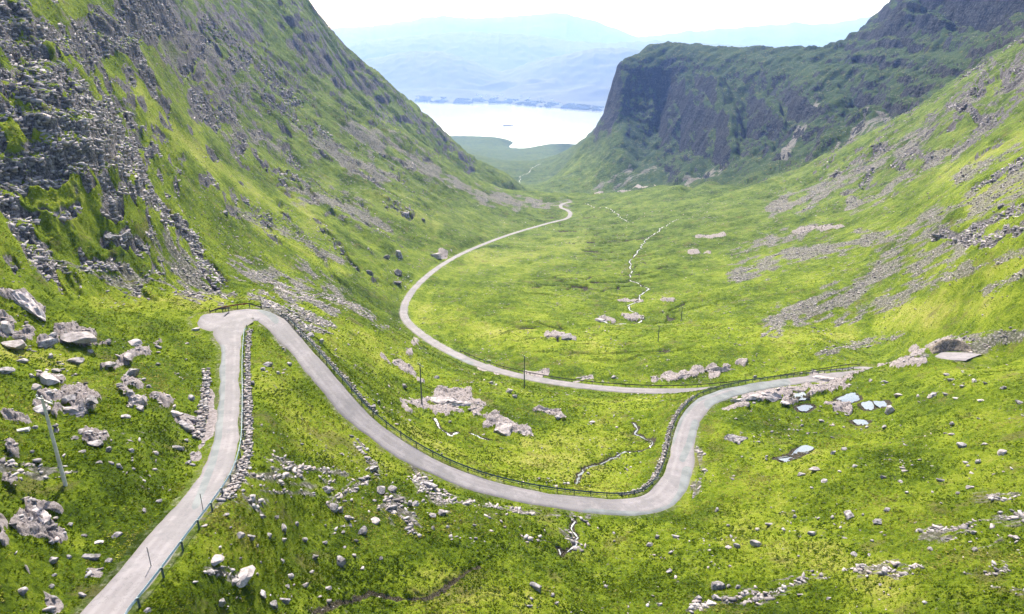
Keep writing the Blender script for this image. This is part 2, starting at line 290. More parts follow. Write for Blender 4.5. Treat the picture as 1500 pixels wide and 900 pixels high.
def terrain(x, y):
    x = np.asarray(x, np.float64); y = np.asarray(y, np.float64)
    r = np.hypot(x, y)
    z0 = base_h(x, y)
    front = y > 5
    rd = road_d(x, y)
    w0 = sstep(6.5, .45, rd) * (rd < 14)
    px, py, dd = proj(x, y, z0 * (1 - w0) + road_h(x, y) * w0)
    near_road = sstep(14, 1.0, rd)
    n1 = 0.55 * noise2(x / (4 + r * .02), y / (4 + r * .02) , 1) * 1 + 0.45 * noise2(x / (1.2 + r * .008), y / (1.2 + r * .008), 2)
    ms = feature_masks(np.where(front, px, -9e3), py, dd, n1)
    R, Lb, S, Yl, Dk = (ms[k] for k in 'RLSYD')
    # general relief
    floor = sstep(0.0, 1.0, (z0 - (300 + 0.06 * np.abs(x))) / 60)           # 0 low on the glen floor, 1 on the hills
    far = sstep(250, 900, r)
    h = np.zeros_like(z0)
    calm = 1 - 0.8 * near_road
    for lam, amp, sd in ((160, 4.0, 10), (70, 2.2, 11)):
        h += amp * noise2(x / lam + 7, y / lam - 3, sd) * far * (0.25 + 0.75 * floor) * sstep(200, 500, r)
    for lam, amp, sd in ((34, 0.9, 12), (15, .55, 13), (7, .36, 14), (3.2, .22, 15), (1.5, .21, 16), (.75, .15, 17), (.38, .09, 18)):
        l = lod(lam, r)
        if lam < 20: nn = noise2(x / lam * .9 + y / lam * .2, y / lam, sd)
        else: nn = noise2(x / lam, y / lam, sd)
        if lam < 5: nn = np.abs(nn) * 1.6 - .35                                # billowy tussocks
        h += amp * nn * l * calm * (1 + 1.2 * far)
    # gullies and ribs down the hill sides
    side = np.where(x < -35 + y * 0.0, 1.0, 0.0) * sstep(-40, -75, x) * sstep(140, 230, r) + sstep(110, 220, x - y * .08) * sstep(230, 420, r)
    side = np.clip(side, 0, 1) * sstep(2300, 1500, r)
    flank = sstep(-60, -72, x) * sstep(118, 140, r) * sstep(330, 250, r) * sstep(395, 410, z0)
    hillw = np.maximum(side, flank)
    u = np.where(x < 0, y + 0.5 * x, y * .75 - 0.55 * x); v = np.where(x < 0, x, x + y * .3)
    g1 = noise2(u / 46, v / 260, 21); g2 = noise2(u / 19 + 5, v / 120, 22); g3 = noise2(u / 8, v / 50, 23)
    ampg = np.clip(r / 450, .3, 2.2)
    h += hillw * ampg * (-2.2 * (1 - np.abs(g1) * 2.2) * 1.0 + 1.3 * g2 * 1.4 + .55 * g3 * lod(8, r))
    # crags: terraced beds with joints
    rocky_n = noise2(x / 55 + 9, y / 70, 31) + .5 * noise2(x / 21, y / 26, 32)
    auto = side * sstep(320, 450, r) * sstep(.05, .42, rocky_n) * (.55 + .45 * sstep(500, 1000, r))
    cn = noise2((x * .6 + y) / 24 + 3, z0 / 12, 39) + .5 * noise2((x * .6 + y) / 9, z0 / 5, 40)
    auto = np.maximum(auto, .9 * side * sstep(.20, .42, cn) * sstep(235, 300, r))
    fn = noise2((x + y) / 9, z0 / 4.5, 46) + .5 * noise2((x + y) / 3.5, z0 / 2.5, 47)
    R = np.maximum(R, flank * sstep(.12, .38, fn) * .9)
    h += flank * (1.3 * fn + .9 * np.abs(noise2((x + y) / 6, y / 30, 48)) * 2)
    big = sstep(880, 1150, r) * sstep(60, 160, x) * sstep(60, 200, z0 - 150) * sstep(2000, 1700, r)
    T = np.clip(np.maximum(np.maximum(R, auto * .9), big * .8), 0, 1)
    zz = z0 + h
    def terr(z, s, ph, edge, m):
        t = z / s + ph; k = np.floor(t); f = t - k
        g = np.where(f < edge, f / edge * .28, .28 + .72 * sstep(0, 1, (f - edge) / (1 - edge)))
        return (g - f) * s * m
    st_near = terr(zz, 5.2, .5 * noise2(x / 30, y / 30, 33) + .15 * noise2(x / 6, y / 6, 34), .62, T) * sstep(300, 240, r)
    st_mid = terr(zz, 13.0, 1.5 * noise2(x / 70, y / 70, 35) + .9 * noise2(x / 14, y / 14, 36), .6, .6 * T * sstep(-.35, .25, noise2(x / 28 + 4, y / 40, 29))) * sstep(240, 300, r) * sstep(900, 600, r)
    st_far = terr(zz, 21.0, .55 * noise2(x / 170, y / 170, 37) + .28 * noise2(x / 35, y / 35, 38), .62, np.maximum(T, .8 * sstep(600, 800, r) * sstep(150, 250, x))) * sstep(600, 900, r)
    st_far = st_far * np.where(x < 0, .75 * sstep(-.15, .3, noise2(x / 60, y / 90, 28) + .5 * noise2(x / 22, y / 30, 27)), .8 + .2 * sstep(-.25, .25, noise2(x / 90, y / 90, 28)))
    h += st_near + st_mid + st_far * (1 - .7 * big * sstep(560, 460, x))
    # buttresses of the far headland
    bx = x * .92 - y * .12
    bt = (1 - np.abs(noise2(bx / 75, y / 400, 41)) * 3.0) * 20 + (1 - np.abs(noise2(bx / 33, y / 180, 42)) * 2.6) * 8 + noise2(bx / 14, y / 60, 43) * 5
    h -= big * bt * 1.15 * (1 - .92 * sstep(385, 430, z0) * sstep(505, 465, z0))
    u2 = (x - y * .55)
    h += (1 - .8 * sstep(400, 440, z0) * sstep(505, 465, z0)) * sstep(600, 850, r) * sstep(120, 220, x) * (1 - .7 * big) * sstep(1500, 1200, r) * ((np.abs(noise2(u2 / 60, (x + y) / 260, 44)) * 2 - .5) * 7 + noise2(u2 / 24, (x + y) / 90, 45) * 4)
    # broken rock surface
    for lam, amp, sd in ((22, 3.2 * 1.0, 50), (9, 1.9, 51), (3.6, .8, 52), (1.5, .35, 53), (.7, .16, 54)):
        lam2 = lam
        l = lod(lam2, r)
        if float(np.max(l)) <= 0: continue
        f1, f2, cr = worley2(x / lam2, y / (lam2 * .8), sd)
        h += amp * ((cr - .5) * .9 - .5 * sstep(.16, 0, f2 - f1)) * l * np.clip(R * 1.0 + auto * .8, 0, 1) * (1 if lam < 12 else sstep(300, 450, r))
    for lam, amp, sd in ((2.6, .55, 55), (1.1, .26, 56), (.5, .12, 57)):
        l = lod(lam, r)
        f1, f2, cr = worley2(x / (lam * 1.5), y / lam, sd)
        h += amp * ((cr - .3) - .8 * sstep(.14, 0, f2 - f1)) * l * Lb
        h += amp * .45 * (cr - .4) * l * S * (.3 if lam > 2 else 1.0)
    h += .35 * sstep(.2, .8, Lb) + .25 * sstep(.4, .7, Lb) * np.clip(r / 150, 0, 1.5)
    # narrow drain lines on the flat floor
    fl = sstep(60, 30, np.abs(x - (30 + y * .06))) * sstep(190, 240, r) * sstep(900, 700, r)
    dn = np.abs(noise2(x / 36 + .4 * noise2(x / 9, y / 9, 61), y / 15, 62))
    drain = sstep(.11, .02, dn) * fl * sstep(-.1, .2, noise2(x / 45, y / 45, 63))
    h -= 1.5 * drain
    zf = z0 + h
    # cut and bank for the road
    hr = road_h(x, y)
    wr = sstep(6.5, .45, rd)
    bank = hr - .02 - .12 * sstep(-.1, .5, rd) * 1.0
    zf = np.where(rd < 14, zf * (1 - wr) + bank * wr, zf)
    zf = np.where(rd < .35, hr - .12, zf)
    return zf, dict(R=R, L=Lb, S=S, Y=Yl, D=Dk, auto=auto, big=big, drain=drain, rd=rd, r=r, hill=side)

# ------------------------------------------------------------------ find the ground under a bearing of the photograph
def at(px, py, dmin=30.0, dmax=3600.0, n=900):
    d = np.exp(np.linspace(math.log(dmin), math.log(dmax), n))
    u = (px - 750.0) / FPX; v = (py - 450.0) / FPX
    for _ in range(2):
        x = u * d; y = d * (CT - v * ST); z = CAM_Z - d * (ST + v * CT)
        g = surf(x, y) - z
        k = np.argmax(g > 0)
        if not (g > 0).any(): return None
        k = max(k, 1)
        d = np.linspace(d[k - 1], d[k], 40)
    t = d[min(k, 39)]
    return np.array([u * t, t * (CT - v * ST), CAM_Z - t * (ST + v * CT)])
def surf(x, y):
    """terrain with the stream beds"""
    return terrain(x, y)[0]
# ------------------------------------------------------------------ streams and pools
STREAMS = [  # (bearings, width in metres)
    ('1052,318 990,322 965,338 945,352 938,365 924,380 925,400 921,405 928,412 945,420 950,424 938,432 935,440 922,448', 2.0),
    ('922,448 928,455 942,462 938,470 925,474 900,474 880,472', 1.8),
    ('858,298 870,303 898,308 912,320 930,326', 2.2),
    ('930,618 935,626 934,634 948,642 957,650 945,656 912,660 905,668 880,676 862,682 850,694 845,708', 1.1),
    ('843,762 840,775 850,786 836,800 826,808 820,796', .9),
    ('640,612 644,628 655,634 668,630', 1.3), ('690,634 706,640 720,644', 1.0),
    ('545,866 500,880 460,892', .7), ('700,828 680,840 645,864 620,874 580,872 545,866', .45),
    ('792,240 780,246 774,254 762,258 754,264', 4.5),
]
POOLS = [('1226,584 1240,578 1252,576 1258,582 1246,588', 1), ('1262,590 1276,588 1280,596 1268,596', 1), ('1280,588 1296,587 1300,592 1288,594', 1), ('1160,580 1174,576 1182,580 1170,584', 1), ('1250,616 1262,614 1272,617 1262,620', 1),
         ('1138,670 1156,666 1166,658 1176,654 1190,657 1178,662 1166,668 1150,673', 1), ('1168,596 1180,592 1190,594 1180,600', 1)]
def pts2(t): return [tuple(float(q) for q in a.split(',')) for a in t.split()]
def resample(P, step):
    P = np.array(P, float); out = [P[0]]
    for a, b in zip(P[:-1], P[1:]):
        k = max(1, int(np.linalg.norm((b - a)[:2]) / step))
        for t in range(1, k + 1): out.append(a + (b - a) * t / k)
    return np.array(out)
STREAMW = []
CARVE = np.zeros((_nx, _ny), np.float32)
def carve_at(x, y, rad, depth):
    w = int((rad * 2.0) / RC) + 1
    i = int((x - RX0) / RC); j = int((y - RY0) / RC)
    i0, i1, j0, j1 = max(i - w, 0), min(i + w, _nx), max(j - w, 0), min(j + w, _ny)
    if i0 >= i1 or j0 >= j1: return
    d = np.hypot(RX0 + np.arange(i0, i1)[:, None] * RC - x, RY0 + np.arange(j0, j1)[None, :] * RC - y)
    CARVE[i0:i1, j0:j1] = np.maximum(CARVE[i0:i1, j0:j1], depth * sstep(rad * 1.7, rad * .8, d))
for t, w in STREAMS:
    q = [at(a, b, n=400) for a, b in pts2(t)]
    q = [p for p in q if p is not None]
    q = resample(q, max(.6, w * .6))
    k = np.arange(len(q)); rr = np.hypot(q[:, 0], q[:, 1]).mean()
    q[:, 0] += (noise2(k / 5. + w * 7, k * 0. + .5, 3) * w * .5 + noise2(k / 2. + w, k * 0. + .5, 4) * w * .4)
    q[:, 1] += noise2(k / 6. + 50 + w, k * 0. + .5, 5) * w * .8
    hw = w * (.36 if w < 5 else .5) * (.45 + 1.5 * np.abs(noise2(k / 4. + 9, k * 0. + .3, 6)))
    q[:, 2] = terrain(q[:, 0], q[:, 1])[0]
    z = q[:, 2].copy()                      # water level follows the bed smoothly
    for _ in range(4): z[1:-1] = np.minimum(z[1:-1], (z[:-2] + z[2:]) / 2 + .02)
    STREAMW.append((q, hw, z - .28))
    if w < 5:
        for p, h_ in zip(q, hw): carve_at(p[0], p[1], max(h_ * .8, .42 if w < 1 else .5), .4 + .1 * w)
POOLW = []
for t, w in POOLS:
    q = np.array([at(a, b, n=400) for a, b in pts2(t)])
    kk = len(q); tt = np.linspace(0, kk, kk * 8, endpoint=False); i_ = tt.astype(int); f_ = tt - i_; g_ = lambda o_: q[(i_ + o_) % kk]; f_ = f_[:, None]
    q = .5 * ((2 * g_(0)) + (g_(1) - g_(-1)) * f_ + (2 * g_(-1) - 5 * g_(0) + 4 * g_(1) - g_(2)) * f_ ** 2 + (3 * g_(0) - g_(-1) - 3 * g_(1) + g_(2)) * f_ ** 3)
    c = q.mean(0); z = q[:, 2] * .6 + q[:, 2].mean() * .4 - .30; q = c + (q - c) * (1 + .22 * noise2(np.cos(tt / kk * 6.283) * 2 + c[0], np.sin(tt / kk * 6.283) * 2, 19))[:, None]
    for s in np.linspace(0, 1, 6):
        for p in resample(list(q) + [q[0]], .5): carve_at(c[0] + (p[0] - c[0]) * s, c[1] + (p[1] - c[1]) * s, .7, 0.5)
    POOLW.append((q, z))
def surf(x, y): return terrain(x, y)[0] - _field(CARVE, x, y, 0.0) * sstep(.2, 1.2, road_d(x, y))
def surf_full(x, y):
    z, m = terrain(x, y)
    c = _field(CARVE, x, y, 0.0) * sstep(.2, 1.2, m['rd'])
    m['wet'] = np.clip(c / .5, 0, 1)
    return z - c, m

# ------------------------------------------------------------------ ground sheet
def mesh_obj(name, verts, faces, mats=(), smooth=True, parent=None, matidx=None, link=True):
    me = bpy.data.meshes.new(name)
    v = np.ascontiguousarray(verts, np.float32)
    me.vertices.add(len(v)); me.vertices.foreach_set('co', v.ravel())
    f = np.ascontiguousarray(faces, np.int32); k = f.shape[1]
    me.loops.add(f.size); me.loops.foreach_set('vertex_index', f.ravel())
    me.polygons.add(len(f)); me.polygons.foreach_set('loop_start', np.arange(0, f.size, k, dtype=np.int32))
    if smooth: me.polygons.foreach_set('use_smooth', np.ones(len(f), bool))
    me.update(calc_edges=True)
    for m in mats: me.materials.append(m)
    if matidx is not None: me.polygons.foreach_set('material_index', np.ascontiguousarray(matidx, np.int32))
    o = bpy.data.objects.new(name, me)
    if link: col.objects.link(o)
    if parent is not None: o.parent = parent
    return o
def grid_faces(na, nl, wrap=False):
    idx = np.arange(na * nl).reshape(na, nl)
    if wrap: idx = np.concatenate([idx, idx[:1]])
    return np.stack([idx[:-1, :-1], idx[1:, :-1], idx[1:, 1:], idx[:-1, 1:]], -1).reshape(-1, 4)

QUAL = 1.0
def build_ground():
    na = int(1560 * QUAL)
    azf = np.radians(np.linspace(-46, 46, na))
    azl = np.radians(-46 - np.cumsum(np.linspace(.1, 3.2, 80)))
    azr = -azl[::-1]
    az = np.concatenate([azl[::-1], azf, azr[::-1]])
    # close the ring behind
    ring = az[(az > -PI) & (az < PI)]
    az = ring
    nl = int(1650 * QUAL)
    ac = np.linspace(az[0], az[-1], 300); lc = np.linspace(math.log(9), math.log(4550), 2600)
    A, L = np.meshgrid(ac, lc, indexing='ij'); Rr = np.exp(L)
    Zc = base_h(Rr * np.sin(A), Rr * np.cos(A))
    el = np.arctan2(Zc - CAM_Z, Rr)
    ds = np.abs(np.diff(el, axis=1)) + .16 * np.diff(L, axis=1)
    # blur over neighbouring bearings
    for _ in range(6): ds[1:-1] = (ds[:-2] + 2 * ds[1:-1] + ds[2:]) / 4
    cum = np.concatenate([np.zeros((300, 1)), np.cumsum(ds, 1)], 1); cum /= cum[:, -1:]
    tt = np.linspace(0, 1, nl)
    inv = np.stack([np.interp(tt, cum[i], lc) for i in range(300)])
    fi = np.interp(az, ac, np.arange(300)); i0 = np.minimum(fi.astype(int), 298); u = (fi - i0)[:, None]
    LL = inv[i0] * (1 - u) + inv[i0 + 1] * u
    Rr = np.exp(LL)
    X = Rr * np.sin(az)[:, None]; Y = Rr * np.cos(az)[:, None]
    Z = np.zeros_like(X); M = {}
    for a in range(0, len(az), 128):
        z, m = surf_full(X[a:a + 128], Y[a:a + 128]); Z[a:a + 128] = z
        for k, v in m.items():
            if k in ('near_road',): continue
            M.setdefault(k, np.zeros(X.shape, np.float32))[a:a + 128] = v
    # slope
    P = np.stack([X, Y, Z], -1)
    da = np.gradient(P, axis=0); dl = np.gradient(P, axis=1)
    nrm = np.cross(dl, da); nz = np.abs(nrm[..., 2]) / (np.linalg.norm(nrm, axis=-1) + 1e-9)
    steep = np.clip(1 - nz, 0, 1)
    r = M['r']
    nA = noise2(X / 9, Y / 9, 71) + .6 * noise2(X / 3.3, Y / 3.3, 72)
    rock = np.clip(sstep(.30, .52, steep + .1 * nA) * np.clip(np.maximum(M['hill'] * sstep(320, 450, r), M['big']) + M['R'], 0, 1) * (.55 + .45 * np.clip(M['R'] + M['auto'] + M['big'], 0, 1)), 0, 1)
    rock = np.maximum(rock, M['R'] * sstep(.20, .42, steep + .16 * nA))
    rock = np.maximum(rock, .9 * np.maximum(M['auto'], M['R'] * (r > 250)) * sstep(.20, .40, steep + .16 * nA))
    nB = .6 * noise2(X / 2.2, Y / 2.2, 73) + .6 * noise2(X / .8, Y / .8, 74) * lod(.8, r)
    slab = np.clip(M['L'] * 1.25 + nB * .5 - .25, 0, 1); slab = sstep(.3, .6, slab)
    verge = sstep(1.5, .3, M['rd']) * sstep(-.5, .1, M['rd'])
    scree = np.clip(M['S'] + verge * .55 * (nB > -.35), 0, 1)
    tone = .5 + .5 * M['Y'] - .24 * M['D']
    peat = np.clip(M['drain'] * 1.0 + M['wet'] * .9, 0, 1)
    o = mesh_obj('ground', P.reshape(-1, 3), grid_faces(len(az), nl)[:, ::-1])
    me = o.data
    def attr(nm, *ch):
        a = me.attributes.new(nm, 'FLOAT_COLOR', 'POINT')
        c = np.ones((X.size, 4), np.float32)
        for k, v in enumerate(ch): c[:, k] = v.ravel()
        a.data.foreach_set('color', c.ravel())
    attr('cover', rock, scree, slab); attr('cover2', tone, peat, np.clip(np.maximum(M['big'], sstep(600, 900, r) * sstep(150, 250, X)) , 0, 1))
    o['kind'] = 'structure'
    return o, az, LL
# ------------------------------------------------------------------ material helpers
class NT:
    def __init__(s, name):
        s.m = bpy.data.materials.new(name); s.m.use_nodes = True; s.t = s.m.node_tree
        s.b = s.t.nodes['Principled BSDF']; s.b.inputs['Roughness'].default_value = .9
        s.b.inputs['Specular IOR Level'].default_value = .25
    def n(s, ty, **kw):
        nd = s.t.nodes.new(ty)
        for k, v in kw.items():
            if k.startswith('i_'):
                key = k[2:]; key = int(key) if key.isdigit() else key.replace('_', ' ')
                if hasattr(v, 'is_linked') or isinstance(v, bpy.types.NodeSocket): s.t.links.new(v, nd.inputs[key])
                else: nd.inputs[key].default_value = v
            else: setattr(nd, k, v)
        return nd
    def link(s, a, b): s.t.links.new(a, b)
    def pos(s):
        if not hasattr(s, '_p'): s._p = s.n('ShaderNodeNewGeometry').outputs['Position']
        return s._p
    def noise(s, scale, detail=4, rough=.6, vec=None, off=None, lac=2.0):
        v = vec or s.pos()
        if off: v = s.n('ShaderNodeVectorMath', operation='ADD', i_0=v, i_1=off).outputs[0]
        return s.n('ShaderNodeTexNoise', i_Vector=v, i_Scale=scale, i_Detail=detail, i_Roughness=rough, i_Lacunarity=lac).outputs['Fac']
    def math(s, op, a, b=0.0, c=None, clamp=False):
        nd = s.n('ShaderNodeMath', operation=op, i_0=a, i_1=b); nd.use_clamp = clamp
        if c is not None:
            if isinstance(c, bpy.types.NodeSocket): s.link(c, nd.inputs[2])
            else: nd.inputs[2].default_value = c
        return nd.outputs[0]
    def ramp(s, f, *stops, interp='LINEAR'):
        nd = s.n('ShaderNodeValToRGB', i_0=f); r = nd.color_ramp; r.interpolation = interp
        while len(r.elements) < len(stops): r.elements.new(.5)
        for e, (p, c) in zip(r.elements, stops):
            e.position = p; e.color = (c, c, c, 1) if not isinstance(c, tuple) else c + (1,)
        return nd.outputs[0]
    def step(s, f, a, b):
        return s.n('ShaderNodeMapRange', interpolation_type='SMOOTHSTEP', i_0=f, i_1=a, i_2=b).outputs[0]
    def mix(s, f, a, b, mode='MIX'):
        nd = s.n('ShaderNodeMix', data_type='RGBA', blend_type=mode)
        for k, v in ((0, f), (6, a), (7, b)):
            if isinstance(v, bpy.types.NodeSocket): s.link(v, nd.inputs[k])
            else: nd.inputs[k].default_value = v if k == 0 else (v + (1,) if isinstance(v, tuple) else (v, v, v, 1))
        return nd.outputs[2]
    def attr(s, name):
        a = s.n('ShaderNodeAttribute', attribute_name=name)
        sp = s.n('ShaderNodeSeparateColor', i_0=a.outputs['Color'])
        return sp.outputs[0], sp.outputs[1], sp.outputs[2]
    def bump(s, h, strength=.5, dist=.1):
        nd = s.n('ShaderNodeBump', i_Strength=strength, i_Distance=dist, i_Height=h); s.link(nd.outputs[0], s.b.inputs['Normal']); return nd
    def col(s, c):
        if isinstance(c, bpy.types.NodeSocket): s.link(c, s.b.inputs['Base Color'])
        else: s.b.inputs['Base Color'].default_value = c + (1,)

def rock_colour(t, pink=.5):
    """weathered sandstone: purple-grey with lichen-pale faces and darker joints"""
    p = t.pos()
    a = t.noise(.22, 5, .65); b = t.noise(1.7, 5, .7); c = t.noise(7.0, 3, .7)
    grey = t.mix(t.step(b, .38, .66), (.11, .10, .105), (.36, .33, .34))
    pk = t.mix(t.step(b, .35, .65), (.225, .195, .195), (.41, .36, .362))
    base = t.mix(t.step(a, .62 - pink * .4, .72 - pink * .4), grey, pk)
    base = t.mix(t.math('MULTIPLY', t.step(c, .6, .7), .35), base, (.52, .50, .49))
    return t.mix(t.math('MULTIPLY', t.step(c, .42, .3), .5), base, (.06, .055, .055))

def mat_ground():
    t = NT('moorland'); t.b.inputs['Specular IOR Level'].default_value = .05; t.b.inputs['Roughness'].default_value = 1.0
    rock, scree, slab = t.attr('cover'); tone, peat, steep = t.attr('cover2')
    p = t.pos()
    dist = t.n('ShaderNodeVectorMath', operation='LENGTH', i_0=t.n('ShaderNodeVectorMath', operation='MULTIPLY', i_0=p, i_1=(1, 1, 0)).outputs[0]).outputs['Value']
    n0 = t.noise(.012, 5, .62); n1 = t.noise(.055, 5, .65); n2 = t.noise(.35, 5, .7); n3 = t.noise(1.9, 6, .8); n4 = t.noise(7.0, 4, .75)
    # streaks of growth running with the slope
    mp = t.n('ShaderNodeMapping', i_Vector=p, i_Scale=(.10, .03, .10)); mp.inputs['Rotation'].default_value = (0, 0, .25)
    st = t.noise(1.0, 5, .65, vec=mp.outputs[0])
    f = t.math('MULTIPLY', n1, .24)
    for q, w_ in ((n2, .22), (n3, .30), (n0, .14), (st, .10)): f = t.math('ADD', f, t.math('MULTIPLY', q, w_))
    f = t.math('MULTIPLY', t.math('SUBTRACT', f, .5), 2.9)
    f = t.math('ADD', f, t.math('MULTIPLY', t.math('SUBTRACT', tone, .5), .34)); f = t.math('ADD', f, .50)
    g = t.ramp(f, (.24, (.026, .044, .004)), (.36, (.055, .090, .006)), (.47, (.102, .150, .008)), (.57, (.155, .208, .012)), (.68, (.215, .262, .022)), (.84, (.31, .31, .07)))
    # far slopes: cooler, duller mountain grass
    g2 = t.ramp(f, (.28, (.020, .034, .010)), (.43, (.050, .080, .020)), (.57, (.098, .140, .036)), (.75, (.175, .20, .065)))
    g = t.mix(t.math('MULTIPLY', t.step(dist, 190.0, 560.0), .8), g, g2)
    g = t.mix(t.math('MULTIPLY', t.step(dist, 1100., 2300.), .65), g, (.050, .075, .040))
    g = t.mix(t.math('MULTIPLY', steep, .8), g, (.016, .034, .016))  # heather tone of the high mountain, its shade painted into the grass colour too
    # straw and moss flecks between the tussocks
    fl = t.math('MULTIPLY', t.step(n4, .56, .70), t.math('MULTIPLY', t.step(n2, .40, .62), .55))
    g = t.mix(fl, g, (.33, .29, .10))
    g = t.mix(t.math('MULTIPLY', t.step(n4, .45, .32), .5), g, (.030, .046, .008))
    # bilberry / bare brown patches
    br = t.math('MULTIPLY', t.step(t.noise(.13, 6, .75, off=(40., 3., 0.)), .55, .64), .62)
    g = t.mix(br, g, (.13, .115, .045))
    # small stones showing through
    vo = t.n('ShaderNodeTexVoronoi', i_Vector=p, i_Scale=1.1, i_Randomness=1.0)
    sp_ = t.math('MULTIPLY', t.step(vo.outputs['Distance'], .27, .18), t.step(t.noise(.09, 4, .7, off=(9., 9., 9.)), .53, .64))
    sp_ = t.math('MULTIPLY', sp_, t.step(n3, .45, .55))
    mj = t.n('ShaderNodeMapping', i_Vector=p, i_Scale=(.75, .75, .12)); jn = t.noise(1.0, 5, .75, vec=mj.outputs[0])
    mb_ = t.n('ShaderNodeMapping', i_Vector=p, i_Scale=(.05, .05, .9)); bn = t.noise(1.0, 4, .7, vec=mb_.outputs[0])
    crk = t.math('MULTIPLY', t.step(t.math('ABSOLUTE', t.math('SUBTRACT', jn, .5)), .0, .055), t.step(t.math('ABSOLUTE', t.math('SUBTRACT', bn, .5)), .0, .03))
    crk = t.math('ADD', t.math('MULTIPLY', crk, .62), .38)
    vf = t.n('ShaderNodeTexVoronoi', i_Vector=p, i_Scale=.33, i_Randomness=1.0)
    sf = t.math('MULTIPLY', t.step(vf.outputs['Distance'], .30, .20), t.math('MULTIPLY', t.step(dist, 180., 380.), t.step(t.noise(.035, 5, .7, off=(19., 9., 9.)), .48, .60)))
    sp_ = t.math('MAXIMUM', sp_, t.math('MULTIPLY', sf, .8))
    rc = rock_colour(t, .08)
    rc = t.mix(1.0, rc, t.n('ShaderNodeCombineColor', i_0=crk, i_1=crk, i_2=crk).outputs[0], 'MULTIPLY')
    # scree
    vs = t.n('ShaderNodeTexVoronoi', i_Vector=p, i_Scale=1.6, i_Randomness=1.0)
    vcol = t.n('ShaderNodeSeparateColor', i_0=vs.outputs['Color']).outputs[0]
    sc = t.mix(vcol, (.17, .155, .152), (.37, .34, .335))
    sc = t.mix(t.math('MULTIPLY', t.step(vs.outputs['Distance'], .30, .6), .8), sc, (.07, .062, .06))
    sm = t.math('ADD', t.math('MULTIPLY', scree, .95), t.math('MULTIPLY', t.math('SUBTRACT', t.math('ADD', t.math('MULTIPLY', n2, .5), t.math('MULTIPLY', n3, .5)), .5), 2.6))
    c = t.mix(sp_, g, rc)
    c = t.mix(t.math('MULTIPLY', t.step(sm, .34, .95), .85), c, sc)
    rm = t.math('ADD', rock, t.math('MULTIPLY', t.math('SUBTRACT', t.math('ADD', t.math('MULTIPLY', n3, .5), t.math('MULTIPLY', n1, .5)), .5), 1.5))
    rmask = t.step(rm, .34, .56)
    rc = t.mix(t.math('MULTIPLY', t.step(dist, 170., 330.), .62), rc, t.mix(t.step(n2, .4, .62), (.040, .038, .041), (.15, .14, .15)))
    lj = t.n('ShaderNodeMapping', i_Vector=p, i_Scale=(.055, .055, .010)); ljn = t.noise(1.0, 6, .75, vec=lj.outputs[0])
    lb = t.n('ShaderNodeMapping', i_Vector=p, i_Scale=(.004, .004, .085)); lbn = t.noise(1.0, 5, .7, vec=lb.outputs[0])
    lc = t.math('MULTIPLY', t.step(t.math('ABSOLUTE', t.math('SUBTRACT', ljn, .5)), .0, .05), t.step(t.math('ABSOLUTE', t.math('SUBTRACT', lbn, .5)), .0, .035)); lc = t.math('ADD', t.math('MULTIPLY', lc, .75), .35)
    rc2 = t.mix(steep, rc, t.mix(t.step(n2, .42, .62), (.014, .018, .020), (.055, .054, .062)))     # high crags: darker wet rock, with their shade also put into the colour
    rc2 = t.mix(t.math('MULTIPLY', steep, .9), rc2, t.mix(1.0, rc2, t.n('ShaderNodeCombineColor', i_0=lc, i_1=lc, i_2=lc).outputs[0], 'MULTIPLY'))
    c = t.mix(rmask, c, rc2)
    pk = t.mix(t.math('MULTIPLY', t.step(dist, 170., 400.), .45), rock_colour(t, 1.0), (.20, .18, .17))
    lm = t.math('ADD', slab, t.math('MULTIPLY', t.math('SUBTRACT', n3, .5), 1.3))
    lmask = t.step(lm, .4, .55)
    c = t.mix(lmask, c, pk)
    pm = t.step(t.math('ADD', peat, t.math('MULTIPLY', t.math('SUBTRACT', n3, .5), .8)), .45, .65)
    c = t.mix(pm, c, t.mix(t.step(n4, .45, .6), (.030, .026, .016), (.12, .105, .08)))
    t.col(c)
    hgt = t.math('ADD', t.math('MULTIPLY', n3, 1.0), t.math('MULTIPLY', n4, .3))
    hgt = t.math('ADD', hgt, t.math('MULTIPLY', t.math('MULTIPLY', n2, 2.0), t.step(dist, 120., 400.)))
    hgt = t.math('ADD', hgt, t.math('MULTIPLY', t.math('MULTIPLY', n1, 9.0), t.step(dist, 500., 1100.)))
    t.bump(hgt, 1.0, .6)
    return t.m

def mat_simple(name, c, rough=.7, metal=0.0, var=.25, scale=3.0, bump=0.0, dark=None):
    t = NT(name)
    n = t.noise(scale, 4, .65)
    d = dark or tuple(q * (1 - var) for q in c)
    t.col(t.mix(t.step(n, .35, .65), d, c)); t.b.inputs['Roughness'].default_value = rough; t.b.inputs['Metallic'].default_value = metal
    if bump: t.bump(n, .6, bump)
    return t.m
EXPOSURE=1.15; HAZE_C=(.23,.39,.93); HAZE_D=.000103; DENOISE=True
# ------------------------------------------------------------------ camera, light, sky, air
cam = bpy.data.cameras.new('camera'); cam.lens = 24.0; cam.sensor_width = 36.0; cam.clip_start = .5; cam.clip_end = 90000.0
camo = bpy.data.objects.new('camera', cam); camo.location = (0, 0, CAM_Z); camo.rotation_euler = (PI / 2 - PITCH, 0, 0)
col.objects.link(camo); scene.camera = camo
SUN_EL, SUN_AZ = math.radians(48), math.radians(-12)        # azimuth from +Y, negative = left of the view
w = bpy.data.worlds.new('World'); scene.world = w; w.use_nodes = True
wn = w.node_tree; bg = wn.nodes['Background']
sky = wn.nodes.new('ShaderNodeTexSky'); sky.sky_type = 'NISHITA'; sky.sun_disc = False
sky.sun_elevation = SUN_EL; sky.sun_rotation = SUN_AZ; sky.altitude = 400; sky.air_density = 1.0; sky.dust_density = 3.0; sky.ozone_density = 1.0
wn.links.new(sky.outputs[0], bg.inputs[0]); bg.inputs[1].default_value = 0.14
